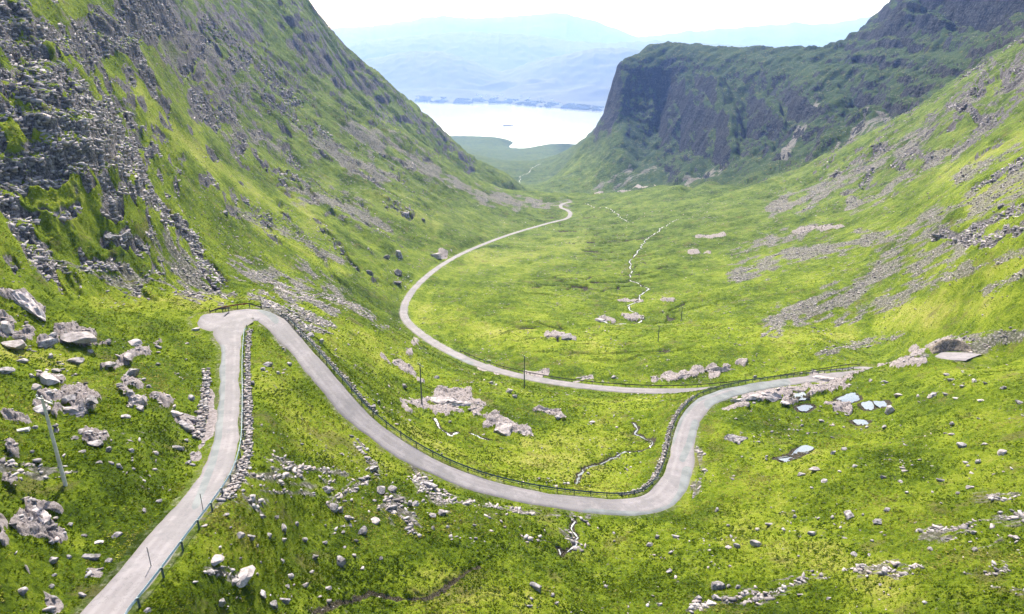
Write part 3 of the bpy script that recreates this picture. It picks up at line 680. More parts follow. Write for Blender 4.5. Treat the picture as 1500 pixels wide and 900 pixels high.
sl = bpy.data.lights.new('sun', 'SUN'); sl.energy = 5.0; sl.angle = math.radians(.6); sl.color = (1.0, .955, .88)
so = bpy.data.objects.new('sun', sl)
sd = Vector((math.sin(SUN_AZ) * math.cos(SUN_EL), math.cos(SUN_AZ) * math.cos(SUN_EL), math.sin(SUN_EL)))
so.rotation_euler = sd.to_track_quat('Z', 'Y').to_euler(); col.objects.link(so)
vs_ = scene.view_settings; vs_.view_transform = 'Standard'; vs_.look = 'None'; vs_.exposure = EXPOSURE; vs_.gamma = 1.0; vs_.use_curve_mapping = False
cy = scene.cycles
cy.max_bounces = 5; cy.diffuse_bounces = 2; cy.glossy_bounces = 2; cy.transmission_bounces = 2; cy.volume_bounces = 1; cy.transparent_max_bounces = 6
cy.use_denoising = DENOISE
try: cy.denoiser = 'OPENIMAGEDENOISE'
except Exception: pass
cy.use_adaptive_sampling = True; cy.adaptive_threshold = .015; cy.sample_clamp_indirect = 4.0

def haze_box():
    x0, x1, y0, y1, z0, z1 = -16000, 16000, -900, 21500, -31, 1500
    v = [(x, y, z) for z in (z0, z1) for y in (y0, y1) for x in (x0, x1)]
    f = [(0, 2, 3, 1), (4, 5, 7, 6), (0, 1, 5, 4), (2, 6, 7, 3), (0, 4, 6, 2), (1, 3, 7, 5)]
    o = mesh_obj('haze', v, f, smooth=False)
    m = bpy.data.materials.new('summer_haze'); m.use_nodes = True; t = m.node_tree
    t.nodes.remove(t.nodes['Principled BSDF'])
    pv = t.nodes.new('ShaderNodeVolumePrincipled'); pv.inputs['Color'].default_value = HAZE_C + (1,); pv.inputs['Density'].default_value = HAZE_D; pv.inputs['Absorption Color'].default_value = (1, 1, 1, 1); pv.inputs['Anisotropy'].default_value = .1
    t.links.new(pv.outputs[0], t.nodes['Material Output'].inputs['Volume'])
    o.data.materials.append(m); o['kind'] = 'stuff'; o['label'] = 'pale blue summer haze filling the glen and veiling the far hills'
    return o

# ------------------------------------------------------------------ sea loch and the hills beyond
def mat_water(name, c=(.02, .035, .04), rough=.12, wave=.5, dist=.02, spec=.5):
    t = NT(name); t.col(c); t.b.inputs['Roughness'].default_value = rough; t.b.inputs['Specular IOR Level'].default_value = spec
    t.bump(t.noise(wave, 4, .6), .4, dist); return t.m
v = [(-15000, 2600, 0), (15000, 2600, 0), (15000, 9800, 0), (-15000, 9800, 0)]
loch = mesh_obj('water', v, [(0, 1, 2, 3)], [mat_water('loch_water', rough=.08, wave=.02, dist=.1, spec=1.0)], smooth=False)
loch.data.materials[0].node_tree.nodes['Principled BSDF'].inputs['Metallic'].default_value = .55; loch.data.materials[0].node_tree.nodes['Principled BSDF'].inputs['Base Color'].default_value = (.75, .8, .85, 1)
loch['kind'] = 'structure'

RANGES = [(8600, 1500, [(-600, 60), (300, 110), (450, 100), (505, 86), (560, 76), (600, 71), (640, 73), (680, 84), (712, 97), (735, 105), (760, 97), (800, 86), (850, 75), (890, 70), (930, 73), (1000, 80), (1300, 90), (2000, 60)]),
          (11800, 1700, [(-600, 60), (300, 84), (450, 76), (520, 63), (570, 58), (640, 50), (700, 48), (780, 53), (830, 61), (880, 64), (960, 61), (1050, 66), (1150, 71), (1300, 68), (2000, 50)]),
          (17000, 1900, [(-600, 40), (430, 46), (520, 42), (560, 40), (600, 33), (650, 26), (700, 30), (740, 28), (785, 24), (820, 22), (860, 31), (900, 44), (930, 56), (1000, 48), (1080, 42), (1150, 36), (1200, 38), (1260, 27), (1330, 30), (1450, 20), (2000, 40)])]
FSHORE = [(-800, 148), (560, 148), (620, 150), (640, 151.5), (680, 152.5), (740, 152), (752, 154), (800, 158), (870, 163), (950, 165), (2000, 160)]
def far_h(x, y):
    d = y * CT + 350 * ST                      # distance along the view at loch level
    az = np.arctan2(x, y); r = np.hypot(x, y)
    pxx = 750 + FPX * np.tan(az) / CT * .985
    h = np.full(x.shape, -30.0)
    for r0, wd, prof in RANGES:
        P = np.array(prof); row = np.interp(pxx, P[:, 0], P[:, 1])
        row = row + 2.0 * noise2(pxx / 22., pxx * 0 + r0, 81) + 1.0 * noise2(pxx / 8., pxx * 0 + r0, 82)
        vv = (row - 450) / FPX
        top = CAM_Z - r0 * .97 * (ST + vv * CT)
        t = np.abs(y - r0) / wd
        prof_ = np.exp(-(t ** 2) * 1.1)
        nz = noise2(x / 1400, y / 1400, 83) * 130 + noise2(x / 600, y / 600, 84) * 55 + (.5 - np.abs(noise2(x / 400, y / 400, 85))) * 30
        hh = top * prof_ + nz * prof_ * sstep(0, .9, t)
        h = np.maximum(h, hh)
    P = np.array(FSHORE); row = np.interp(pxx, P[:, 0], P[:, 1]); vv = (row - 450) / FPX
    ds = CAM_Z / (ST + vv * CT); ys = ds * (CT - vv * ST)
    low = sstep(0, 1500, y - ys)
    rolling = 10 + low * (70 + 90 * (.5 + noise2(x / 800, y / 500, 86)) + 50 * noise2(x / 300, y / 240, 87))
    shore = sstep(-60, 60, y - ys)
    h = np.maximum(h * sstep(200, 2400, y - ys), rolling) + noise2(x / 120, y / 120, 88) * 14 * low
    return h * shore - 25 * (1 - shore)
def build_hills():
    az = np.radians(np.linspace(-52, 52, 900)); r = np.exp(np.linspace(math.log(5300), math.log(21000), 420))
    A, R_ = np.meshgrid(az, r, indexing='ij'); X = R_ * np.tan(A); Y = R_.copy()
    X = np.clip(X, -15500, 15500)
    Z = far_h(X, Y)
    t = NT('far_heather'); n = t.noise(.0022, 6, .65); n2 = t.noise(.012, 5, .7); f = t.math('ADD', t.math('MULTIPLY', n, .6), t.math('MULTIPLY', n2, .4))
    t.col(t.ramp(f, (.35, (.020, .028, .024)), (.50, (.028, .036, .030)), (.66, (.045, .048, .042)), (.78, (.06, .06, .055))))
    o = mesh_obj('hills', np.stack([X, Y, Z], -1).reshape(-1, 3), grid_faces(900, 420)[:, ::-1], [t.m]); o['kind'] = 'structure'
    return o
# ------------------------------------------------------------------ tagging
def tag(o, label=None, cat=None, group=None, kind=None):
    if label: o['label'] = label
    if cat: o['category'] = cat
    if group: o['group'] = group
    if kind: o['kind'] = kind
    return o
def empty(name, loc, rz=0.0):
    o = bpy.data.objects.new(name, None); o.location = loc; o.rotation_euler = (0, 0, rz); col.objects.link(o); o.empty_display_size = .3; return o
def gz(x, y): return float(surf(np.array([float(x)]), np.array([float(y)]))[0])

class MB:
    """collects shapes, then links them as one mesh"""
    def __init__(s): s.v = []; s.f = []; s.n = 0
    def add(s, v, f):
        v = np.asarray(v, float); s.v.append(v)
        s.f += [tuple(i + s.n for i in q) for q in f]; s.n += len(v); return s
    def box(s, c, sz, R=None, taper=1.0, bev=.0):
        x, y, z = [q / 2 for q in sz]
        v = np.array([(-x, -y, -z), (x, -y, -z), (x, y, -z), (-x, y, -z), (-x * taper, -y * taper, z), (x * taper, -y * taper, z), (x * taper, y * taper, z), (-x * taper, y * taper, z)])
        if R is not None: v = v @ np.array(R).T
        return s.add(v + np.array(c), [(0, 3, 2, 1), (4, 5, 6, 7), (0, 1, 5, 4), (1, 2, 6, 5), (2, 3, 7, 6), (3, 0, 4, 7)])
    def tube(s, a, b, r0, r1=None, n=8, cap=True):
        a = Vector(a); b = Vector(b); r1 = r0 if r1 is None else r1
        q = (b - a).to_track_quat('Z', 'Y').to_matrix()
        v = []
        for p, r in ((a, r0), (b, r1)):
            for k in range(n): v.append(p + q @ Vector((r * math.cos(2 * PI * k / n), r * math.sin(2 * PI * k / n), 0)))
        f = [(k, (k + 1) % n, n + (k + 1) % n, n + k) for k in range(n)]
        if cap: f += [tuple(range(n - 1, -1, -1)), tuple(range(n, 2 * n))]
        return s.add([tuple(p) for p in v], f)
    def sweep(s, prof, P, side, up=None):
        """profile points (out, up) swept along P; side = unit outward vectors"""
        m = len(prof); v = []
        for p, nrm in zip(P, side):
            for (o_, u_) in prof: v.append((p[0] + nrm[0] * o_, p[1] + nrm[1] * o_, p[2] + u_))
        f = []
        for i in range(len(P) - 1):
            for k in range(m):
                a = i * m + k; b = i * m + (k + 1) % m
                f.append((a, b, b + m, a + m))
        f.append(tuple(range(m - 1, -1, -1))); f.append(tuple(range((len(P) - 1) * m, len(P) * m)))
        return s.add(v, f)
    def build(s, name, mat, parent=None, smooth=False, origin=None):
        me = bpy.data.meshes.new(name); v = np.concatenate(s.v)
        if origin is not None: v = v - np.array(origin)
        me.from_pydata([tuple(q) for q in v], [], s.f); me.materials.append(mat)
        if smooth: me.polygons.foreach_set('use_smooth', np.ones(len(me.polygons), bool))
        o = bpy.data.objects.new(name, me); col.objects.link(o)
        if origin is not None and parent is None: o.location = origin
        if parent is not None: o.parent = parent
        return o

# ------------------------------------------------------------------ road surface
def frames(P):
    t = np.gradient(P[:, :2], axis=0); t /= np.linalg.norm(t, axis=1)[:, None] + 1e-9
    for _ in range(2): t[1:-1] = (t[:-2] + t[1:-1] * 2 + t[2:]) / 4; t /= np.linalg.norm(t, axis=1)[:, None]
    return np.stack([-t[:, 1], t[:, 0]], 1)           # left-hand side
def road_mat():
    t = NT('worn_tarmac')
    patch, edge, across = t.attr('wear')
    n = t.noise(.35, 5, .6); f = t.noise(9., 3, .7); l = t.noise(2.0, 4, .7)
    c = t.mix(t.step(n, .35, .65), (.16, .145, .153), (.205, .187, .197))
    c = t.mix(t.math('MULTIPLY', t.step(f, .5, .7), .3), c, (.15, .14, .15))
    # wheel tracks worn slightly paler, darker seam between
    tr = t.math('ABSOLUTE', t.math('SUBTRACT', t.math('ABSOLUTE', t.math('SUBTRACT', across, .5)), .22))
    c = t.mix(t.math('MULTIPLY', t.step(tr, .10, .02), .45), c, (.24, .222, .232))
    c = t.mix(t.math('MULTIPLY', t.step(t.math('ABSOLUTE', t.math('SUBTRACT', across, .5)), .06, .0), .18), c, (.24, .23, .24))
    bl = t.noise(.11, 5, .7, off=(3., 8., 0.))
    c = t.mix(t.math('MULTIPLY', t.step(bl, .49, .54), .55), c, (.135, .128, .135))
    ck = t.math('MULTIPLY', t.step(t.math('ABSOLUTE', t.math('SUBTRACT', t.noise(.5, 6, .7, off=(7., 1., 0.)), .5)), .012, .0), .55)
    c = t.mix(ck, c, (.07, .07, .07))
    pt = t.step(t.math('ADD', patch, t.math('MULTIPLY', t.math('SUBTRACT', l, .5), .35)), .46, .56)
    c = t.mix(pt, c, t.mix(t.step(n, .4, .6), (.12, .13, .135), (.165, .175, .18)))
    eg = t.step(t.math('ADD', edge, t.math('MULTIPLY', t.math('SUBTRACT', l, .5), .9)), .55, .95)
    c = t.mix(t.math('MULTIPLY', eg, .8), c, (.17, .16, .12))
    t.col(c); t.b.inputs['Roughness'].default_value = .8; t.bump(f, .4, .01); return t.m
PATCHES = [([(286, 742), (300, 708), (312, 676), (320, 640), (323, 600), (325, 560), (325, 510)], 5.5), ([(1000, 672), (1010, 650), (1018, 620)], 5.5), ([(1006, 690), (1000, 722), (985, 745), (950, 757), (900, 755), (860, 752)], 7.5), ([(1040, 592), (1075, 580), (1120, 570), (1150, 564)], 9), ([(655, 521), (672, 529), (690, 533)], 4), ([(378, 450), (395, 460), (404, 470)], 5), ([(985, 650), (1000, 610), (1020, 588), (1060, 570), (1120, 560)], 2.5)]
def road_mesh(P, off, nac, seed, closed_ends=False):
    L = frames(P); n = len(P); us = np.linspace(-.5, .5, nac)
    wob = noise2(np.arange(n) / 6., np.zeros(n) + seed, 91) * .26 + noise2(np.arange(n) / 2.1, np.zeros(n) + seed, 92) * .13
    wob2 = noise2(np.arange(n) / 6., np.zeros(n) + seed + 5, 91) * .26 + noise2(np.arange(n) / 2.1, np.zeros(n) + seed + 5, 92) * .13
    V = []; A = []
    w = P[:, 3][:, None] * us[None, :] + np.where(us[None, :] > 0, wob[:, None] * us * 2, -wob2[:, None] * -us * 2)
    X = P[:, 0][:, None] + L[:, 0][:, None] * w; Y = P[:, 1][:, None] + L[:, 1][:, None] * w
    Z = P[:, 2][:, None] + off + 0 * w
    Z = np.where(np.abs(us)[None, :] > .49, Z - .16, Z)
    Z = Z - .05 * (np.abs(us)[None, :] * 2) ** 2
    return X, Y, Z, us
def build_road():
    objs = []; mat = road_mat()
    for P, off, nac, seed, nm in ((PA, .06, 15, 1, 'road'), (PH, .045, 15, 2, 'road'), (PL, .06, 13, 3, 'lay_by')):
        X, Y, Z, us = road_mesh(P, off, nac, seed)
        if P is PH: Z[-4:] -= np.array([.02, .06, .10, .14])[:, None]
        o = mesh_obj(nm, np.stack([X, Y, Z], -1).reshape(-1, 3), grid_faces(*X.shape), [mat])
        px, py, d = proj(X, Y, Z); pt = np.zeros(X.shape)
        for line, w in PATCHES:
            q = np.array(line, float)
            for a, b in zip(q[:-1], q[1:]):
                ab = b - a; t = np.clip(((px - a[0]) * ab[0] + (py - a[1]) * ab[1]) / (ab @ ab), 0, 1)
                pt = np.maximum(pt, np.clip(1 - np.hypot(px - a[0] - t * ab[0], py - a[1] - t * ab[1]) / (w * 1.6), 0, 1) * 1.25)
        at_ = o.data.attributes.new('wear', 'FLOAT_COLOR', 'POINT')
        c = np.ones((X.size, 4), np.float32); c[:, 0] = pt.ravel(); c[:, 1] = np.repeat(np.abs(us)[None, :] * 2, len(P), 0).ravel() ** 6 if nm == 'road' else .3
        c[:, 2] = np.repeat((us + .5)[None, :], len(P), 0).ravel(); at_.data.foreach_set('color', c.ravel()); o['kind'] = 'structure'
        objs.append(o)
    return objs

# ------------------------------------------------------------------ crash barriers
def idx_of(P, row):
    p = W(*row[:3]); return int(np.argmin(np.hypot(P[:, 0] - p[0], P[:, 1] - p[1])))
def offset_line(P, i0, i1, side, extra, step):
    L = frames(P)[i0:i1 + 1] * side; Q = P[i0:i1 + 1]
    pts_ = np.stack([Q[:, 0] + L[:, 0] * (Q[:, 3] / 2 + extra), Q[:, 1] + L[:, 1] * (Q[:, 3] / 2 + extra), Q[:, 2]], 1)
    s = np.concatenate([[0], np.cumsum(np.hypot(*np.diff(pts_[:, :2], axis=0).T))]); n = max(2, int(s[-1] / step) + 1)
    u = np.linspace(0, s[-1], n)
    out = np.stack([np.interp(u, s, pts_[:, k]) for k in range(3)], 1); no = np.stack([np.interp(u, s, L[:, k]) for k in range(2)], 1)
    no /= np.linalg.norm(no, axis=1)[:, None]
    return out, no
def barrier(P, i0, i1, side, label, beam, postm, spacing=2.6, extra=.45, rails=1, rust=None):
    pp, nn = offset_line(P, i0, i1, side, extra, spacing)
    zb = np.array([max(gz(a, b), c - 1.2) for a, b, c in pp]); top = pp[:, 2] + .0
    c0 = pp[len(pp) // 2]; root = empty('crash_barrier', (c0[0], c0[1], float(zb[len(pp) // 2])))
    tag(root, label, 'crash barrier', 'crash barriers along the road')
    org = np.array(root.location)
    fp, fn = offset_line(P, i0, i1, side, extra, .65)
    # ends turn down into the verge
    k = np.arange(len(fp)) * .65; e = np.minimum(k, k[-1] - k); drop = .42 * sstep(2.2, 0, e)
    prof = [(-.04, .52), (-.08, .57), (-.04, .635), (-.04, .655), (-.08, .72), (-.04, .78), (-.028, .78), (-.06, .72), (-.022, .655), (-.022, .635), (-.06, .57), (-.028, .52)]
    Pz = fp.copy(); Pz[:, 2] -= drop
    if rails == 1:
        if rust:
            a = int(len(Pz) * rust[0]); b = int(len(Pz) * rust[1])
            MB().sweep(prof, Pz[:a + 1], fn[:a + 1]).build('beam', beam, root, origin=org)
            MB().sweep(prof, Pz[b:], fn[b:]).build('beam', beam, root, origin=org)
            o = MB().sweep(prof, Pz[a:b + 1], fn[a:b + 1]).build('beam', rust[2], root, origin=org); o['label'] = 'rusty orange-red length of beam'
        else: MB().sweep(prof, Pz, fn).build('beam', beam, root, origin=org)
    else:
        MB().sweep([(a, b) for a, b in prof], Pz, fn).build('beam', beam, root, origin=org)
        sq = [(-.03, .24), (-.03, .32), (.0, .32), (.0, .24)]
        q = fp.copy(); q[:, 2] -= drop * .3
        MB().sweep(sq, q, fn).build('lower_rail', beam, root, origin=org)
    for p, n_, z in zip(pp, nn, zb):
        q = (p[0] + n_[0] * .05, p[1] + n_[1] * .05)
        a = math.atan2(n_[1], n_[0]); R = Matrix.Rotation(a, 3, 'Z')
        h0 = min(z, p[2] - .05) - .3; h1 = p[2] + .80
        m = MB(); m.box((q[0], q[1], (h0 + h1) / 2), (.05, .13, h1 - h0), R); m.box((q[0] + n_[0] * .05, q[1] + n_[1] * .05, (h0 + h1) / 2), (.13, .02, h1 - h0 - .01), R)
        m.build('post', postm, root, origin=org)
    return root

# ------------------------------------------------------------------ rocks
def ico(sub):
    bm = bmesh.new(); bmesh.ops.create_icosphere(bm, subdivisions=sub, radius=1.0)
    v = np.array([q.co[:] for q in bm.verts]); f = np.array([[w_.index for w_ in q.verts] for q in bm.faces]); bm.free(); return v, f
ICO1, ICO3, ICO4 = ico(1), ico(3), ico(4)
def rock_shape(seed, sub=ICO3, flat=.6, blocky=1.0, planes=15):
    r = np.random.default_rng(seed); v, f = sub; v = v.copy()
    v *= 1.25
    for k in range(planes):
        n = r.normal(size=3); n[2] *= .9
        if k == 0: n = np.array([.1 * r.normal(), .1 * r.normal(), 1.0])
        n /= np.linalg.norm(n); dd = r.uniform(.42, .85)
        s = v @ n; over = s > dd
        v[over] -= np.outer(s[over] - dd, n) * (.97 if blocky else .7)
    v[:, 0] *= r.uniform(.95, 1.25); v[:, 1] *= r.uniform(.7, .95); v[:, 2] *= flat
    def n3(p, s, q): return noise2(p[:, 0] * s + p[:, 2] * s * .7 + q, p[:, 1] * s - p[:, 2] * s * .6, 95)
    d = .05 * n3(v, 1.8, seed) + .03 * n3(v, 5., seed + 3)
    bed = v[:, 2] / .16 + .5 * n3(v, 1.2, seed + 9)
    d += -.028 * sstep(.16, .0, np.abs(bed - np.round(bed)))
    v += (v / np.linalg.norm(v, axis=1)[:, None]) * d[:, None]
    return v, f
def rock_mat(name, pink, lichen=.3, dark=0.0):
    t = NT(name); oi = t.n('ShaderNodeObjectInfo').outputs['Random']
    c = rock_colour(t, pink); m = t.n('ShaderNodeHueSaturation', i_Color=c); t.link(t.math('ADD', t.math('MULTIPLY', oi, .5), .78 - dark), m.inputs['Value'])
    moss = t.n('ShaderNodeSeparateXYZ', i_0=t.n('ShaderNodeNewGeometry').outputs['Normal']).outputs[2]
    mm = t.math('MULTIPLY', t.step(moss, .55, .95), t.step(t.noise(2.3, 4, .7), .56, .66))
    t.col(t.mix(t.math('MULTIPLY', mm, lichen), m.outputs[0], (.10, .14, .03))); t.bump(t.noise(5., 5, .7), .8, .06); return t.m

BOULD = """1050 855 25 .85; 1022 877 16 .5; 1050 876 15 .5; 1040 884 18 .4; 1081 860 12 .7; 1093 868 13 .6; 1068 858 10 .7; 1305 599 22 .75; 1245 755 19 .6; 1108 797 18 .6; 1080 800 11 .8; 1068 803 15 .3
1127 768 13 .5; 1110 775 11 .4; 1190 782 13 .5; 1195 687 19 .35; 1173 695 13 .4; 1209 704 15 .35; 1300 747 12 .5; 1287 765 22 .3; 1220 663 9 .8; 1237 657 9 .7; 1297 625 11 .5; 1410 651 14 .6; 1468 663 19 .35
1443 650 10 .6; 1433 675 10 .8; 1395 636 12 .4; 1395 620 10 .6; 1294 699 10 .5; 1320 705 11 .4; 1380 704 15 .4; 1420 714 13 .4; 1329 721 9 .7; 1252 811 14 .5; 1363 803 11 .6; 1430 805 11 .7; 1490 787 15 .5
1393 556 11 .7; 1428 557 11 .8; 1410 565 10 .6; 1368 578 17 .5; 1386 577 11 .5; 1401 584 12 .3; 1438 587 11 .3; 1470 568 12 .4; 1317 578 15 .5; 1495 590 13 .5; 1388 549 10 .4; 1230 690 7 .5; 1274 812 8 .5
498 822 21 .8; 533 777 18 .8; 415 773 17 .8; 366 786 17 .8; 351 783 17 .7; 394 783 10 .9; 324 883 20 .7; 400 885 22 .7; 417 879 16 .9; 480 862 11 .8; 460 816 13 .6; 413 822 10 .6; 445 790 9 .7; 475 795 9 .9
352 845 42 .3; 342 853 24 .3; 305 838 22 .3; 312 821 24 .3; 420 860 14 .4; 385 871 18 .7; 488 741 17 .8; 497 745 15 .9; 509 757 16 .7; 478 716 18 .8; 545 686 18 .5; 575 715 16 .6; 630 711 24 .6; 609 736 14 .7
646 751 19 .5; 632 755 14 .6; 558 716 20 .7; 600 737 15 .7; 550 762 16 .5; 331 754 14 .5; 282 745 12 .6; 216 893 14 .8; 787 860 22 .45; 776 888 9 .8; 655 772 9 .6; 634 772 8 .7; 951 798 14 .6; 962 787 11 .6
990 786 12 .5; 981 837 11 .6; 966 886 9 .6; 815 884 9 .6; 695 770 8 .6; 140 649 32 .5; 120 632 20 .5; 108 641 16 .6; 190 578 22 .5; 204 598 20 .6; 272 624 32 .5; 285 615 15 1.; 258 606 22 .4; 262 656 20 .5
272 645 12 .6; 75 821 20 .5; 133 816 28 .4; 144 794 14 .4; 171 783 16 .45; 123 784 10 .5; 211 748 11 .5; 204 793 11 .8; 100 816 10 .7; 118 662 12 .5; 143 678 12 .4; 20 503 48 .5; 7 480 26 .7; 6 541 26 .5
117 493 48 .4; 68 500 24 .5; 75 490 14 .5; 105 528 26 .3; 232 508 13 .7; 196 501 30 .4; 186 523 24 .4; 190 545 26 .5; 160 533 26 .3; 70 556 36 .4; 50 568 22 .4; 130 588 30 .4; 95 585 30 .5; 120 600 24 .6; 62 598 26 .5
303 456 18 .9; 1017 665 17 .9; 370 560 10 1.2; 392 533 16 .5; 384 540 12 .6; 424 532 12 .6; 407 545 9 .8; 545 596 13 .8; 555 589 9 .8; 592 566 12 .6; 478 553 10 .7; 745 572 13 .7; 753 580 9 .8; 818 611 15 .6
830 494 26 .4; 583 397 17 1.; 565 376 12 .7; 585 373 17 .8; 583 413 16 .7; 543 399 12 1.; 594 313 16 .6; 620 322 9 .7; 640 374 22 .5; 1375 345 14 .7; 1430 330 16 .8; 1467 300 14 .8; 880 470 18 .3; 1185 551 16 .6; 1262 537 12 .6
1203 546 16 .5; 1240 548 14 .4; 1150 590 18 .3; 1120 578 16 .3; 1165 580 14 .3; 1300 560 10 .4; 455 489 14 .6; 470 500 12 .7; 640 552 12 .6; 720 560 10 .6; 868 618 12 .4; 900 552 12 .5; 648 590 14 .3; 690 600 12 .3
250 765 12 .6; 30 865 14 .7; 80 760 14 .4; 66 905 18 .6; 300 770 12 .5; 322 802 9 .5; 235 400 8 .8; 160 345 18 .7; 200 352 16 .9; 20 390 12 .8; 205 374 8 .9; 330 310 9 .9; 395 320 9 .9; 272 325 12 1.1; 283 345 10 1."""
BL = {  # labels for the boulders one can single out
 (1050, 855): 'large rounded grey boulder standing alone in the grass at the lower right', (1305, 599): 'big pale pointed boulder beside the small pools on the right', (1245, 755): 'domed grey boulder in the middle of the right-hand grass slope',
 (498, 822): 'angular grey boulder alone on bright grass above the lower stream crack', (352, 845): 'long flat grey slab lying in the grass below the lower left road', (303, 456): 'dark brown boulder at the outer edge of the upper hairpin bend',
 (1017, 665): 'dark boulder on the grass just right of the road at the lower bend', (787, 860): 'low dark-sided boulder alone in the grass at the bottom centre', (20, 503): 'largest pale rounded rock mass at the left edge above the pole',
 (117, 493): 'broad pale flat-topped rock on the left knoll, right of the biggest rock', (583, 397): 'large dark brown boulder on the hillside left of the middle road', (630, 711): 'big white-topped boulder in the rubble below the long diagonal road',
 (140, 649): 'broad dark-bottomed rock just right of the tall wooden pole', (272, 624): 'long grey rock on the bank left of the straight road', (1108, 797): 'flat-topped square grey boulder beside two pale slabs on the right slope',
 (415, 773): 'dark angular boulder alone below the left scree patch', (366, 786): 'right one of two touching boulders below the left scree patch', (351, 783): 'left one of two touching boulders below the left scree patch',
 (324, 883): 'cracked grey boulder at the bottom edge below the long flat slab', (400, 885): 'larger of two touching boulders at the bottom edge right of the cracked one', (533, 777): 'pale knobbly boulder on open grass below the rubble',
 (646, 751): 'low pinkish boulder at the foot of the white rubble streak', (830, 494): 'grey rock hump on the flat glen floor inside the big road loop', (1468, 663): 'thin flat pale slab near the right edge on open grass', (1195, 687): 'flat oval slab in the grass left on the right-hand slope', (7, 480): 'upper pinkish rock cut by the left edge of the picture', (6, 541): 'lowest of the three big rocks on the left edge', (1375, 345): 'dark boulder at the foot of the small crag on the right hillside', (1410, 651): 'pale boulder with a small stone beside it near the right edge', (640, 374): 'pale broken rock right beside the middle road as it climbs away', (1185, 551): 'overhanging pink rock at the inside edge of the road before the hidden bend'}
def region_label(px, py, d):
    if d > 235: return ('dark boulder on the steep left hillside across the glen' if px < 700 else 'grey boulder on the far grass slope right of the glen floor', 'boulders on the far slopes')
    if px < 300 and py < 690: return ('pale weathered boulder on the left knoll between wooden pole and hairpin', 'boulders on the left knoll')
    if px < 300: return ('low pale stone in the dark grass left of the lower left road', 'stones left of the lower road')
    if py > 640 and px < 720: return ('grey angular boulder on the grass between the diagonal road and the bottom edge', 'boulders below the diagonal road')
    if py > 745 and px < 1010: return ('small stone in the bright grass below the lower bend', 'stones below the lower bend')
    if px > 1000 and py > 620: return ('grey stone strewn on the open grass slope at the lower right', 'stones on the lower right slope')
    if px > 1100: return ('pale stone on the right shoulder around the pools and lay-by', 'stones around the pools')
    if py < 560 and px < 520: return ('grey stone on the grass between the two legs of the hairpin', 'stones by the hairpin')
    return ('grey boulder on the green hollow between the upper and lower road', 'boulders in the hollow between the roads')

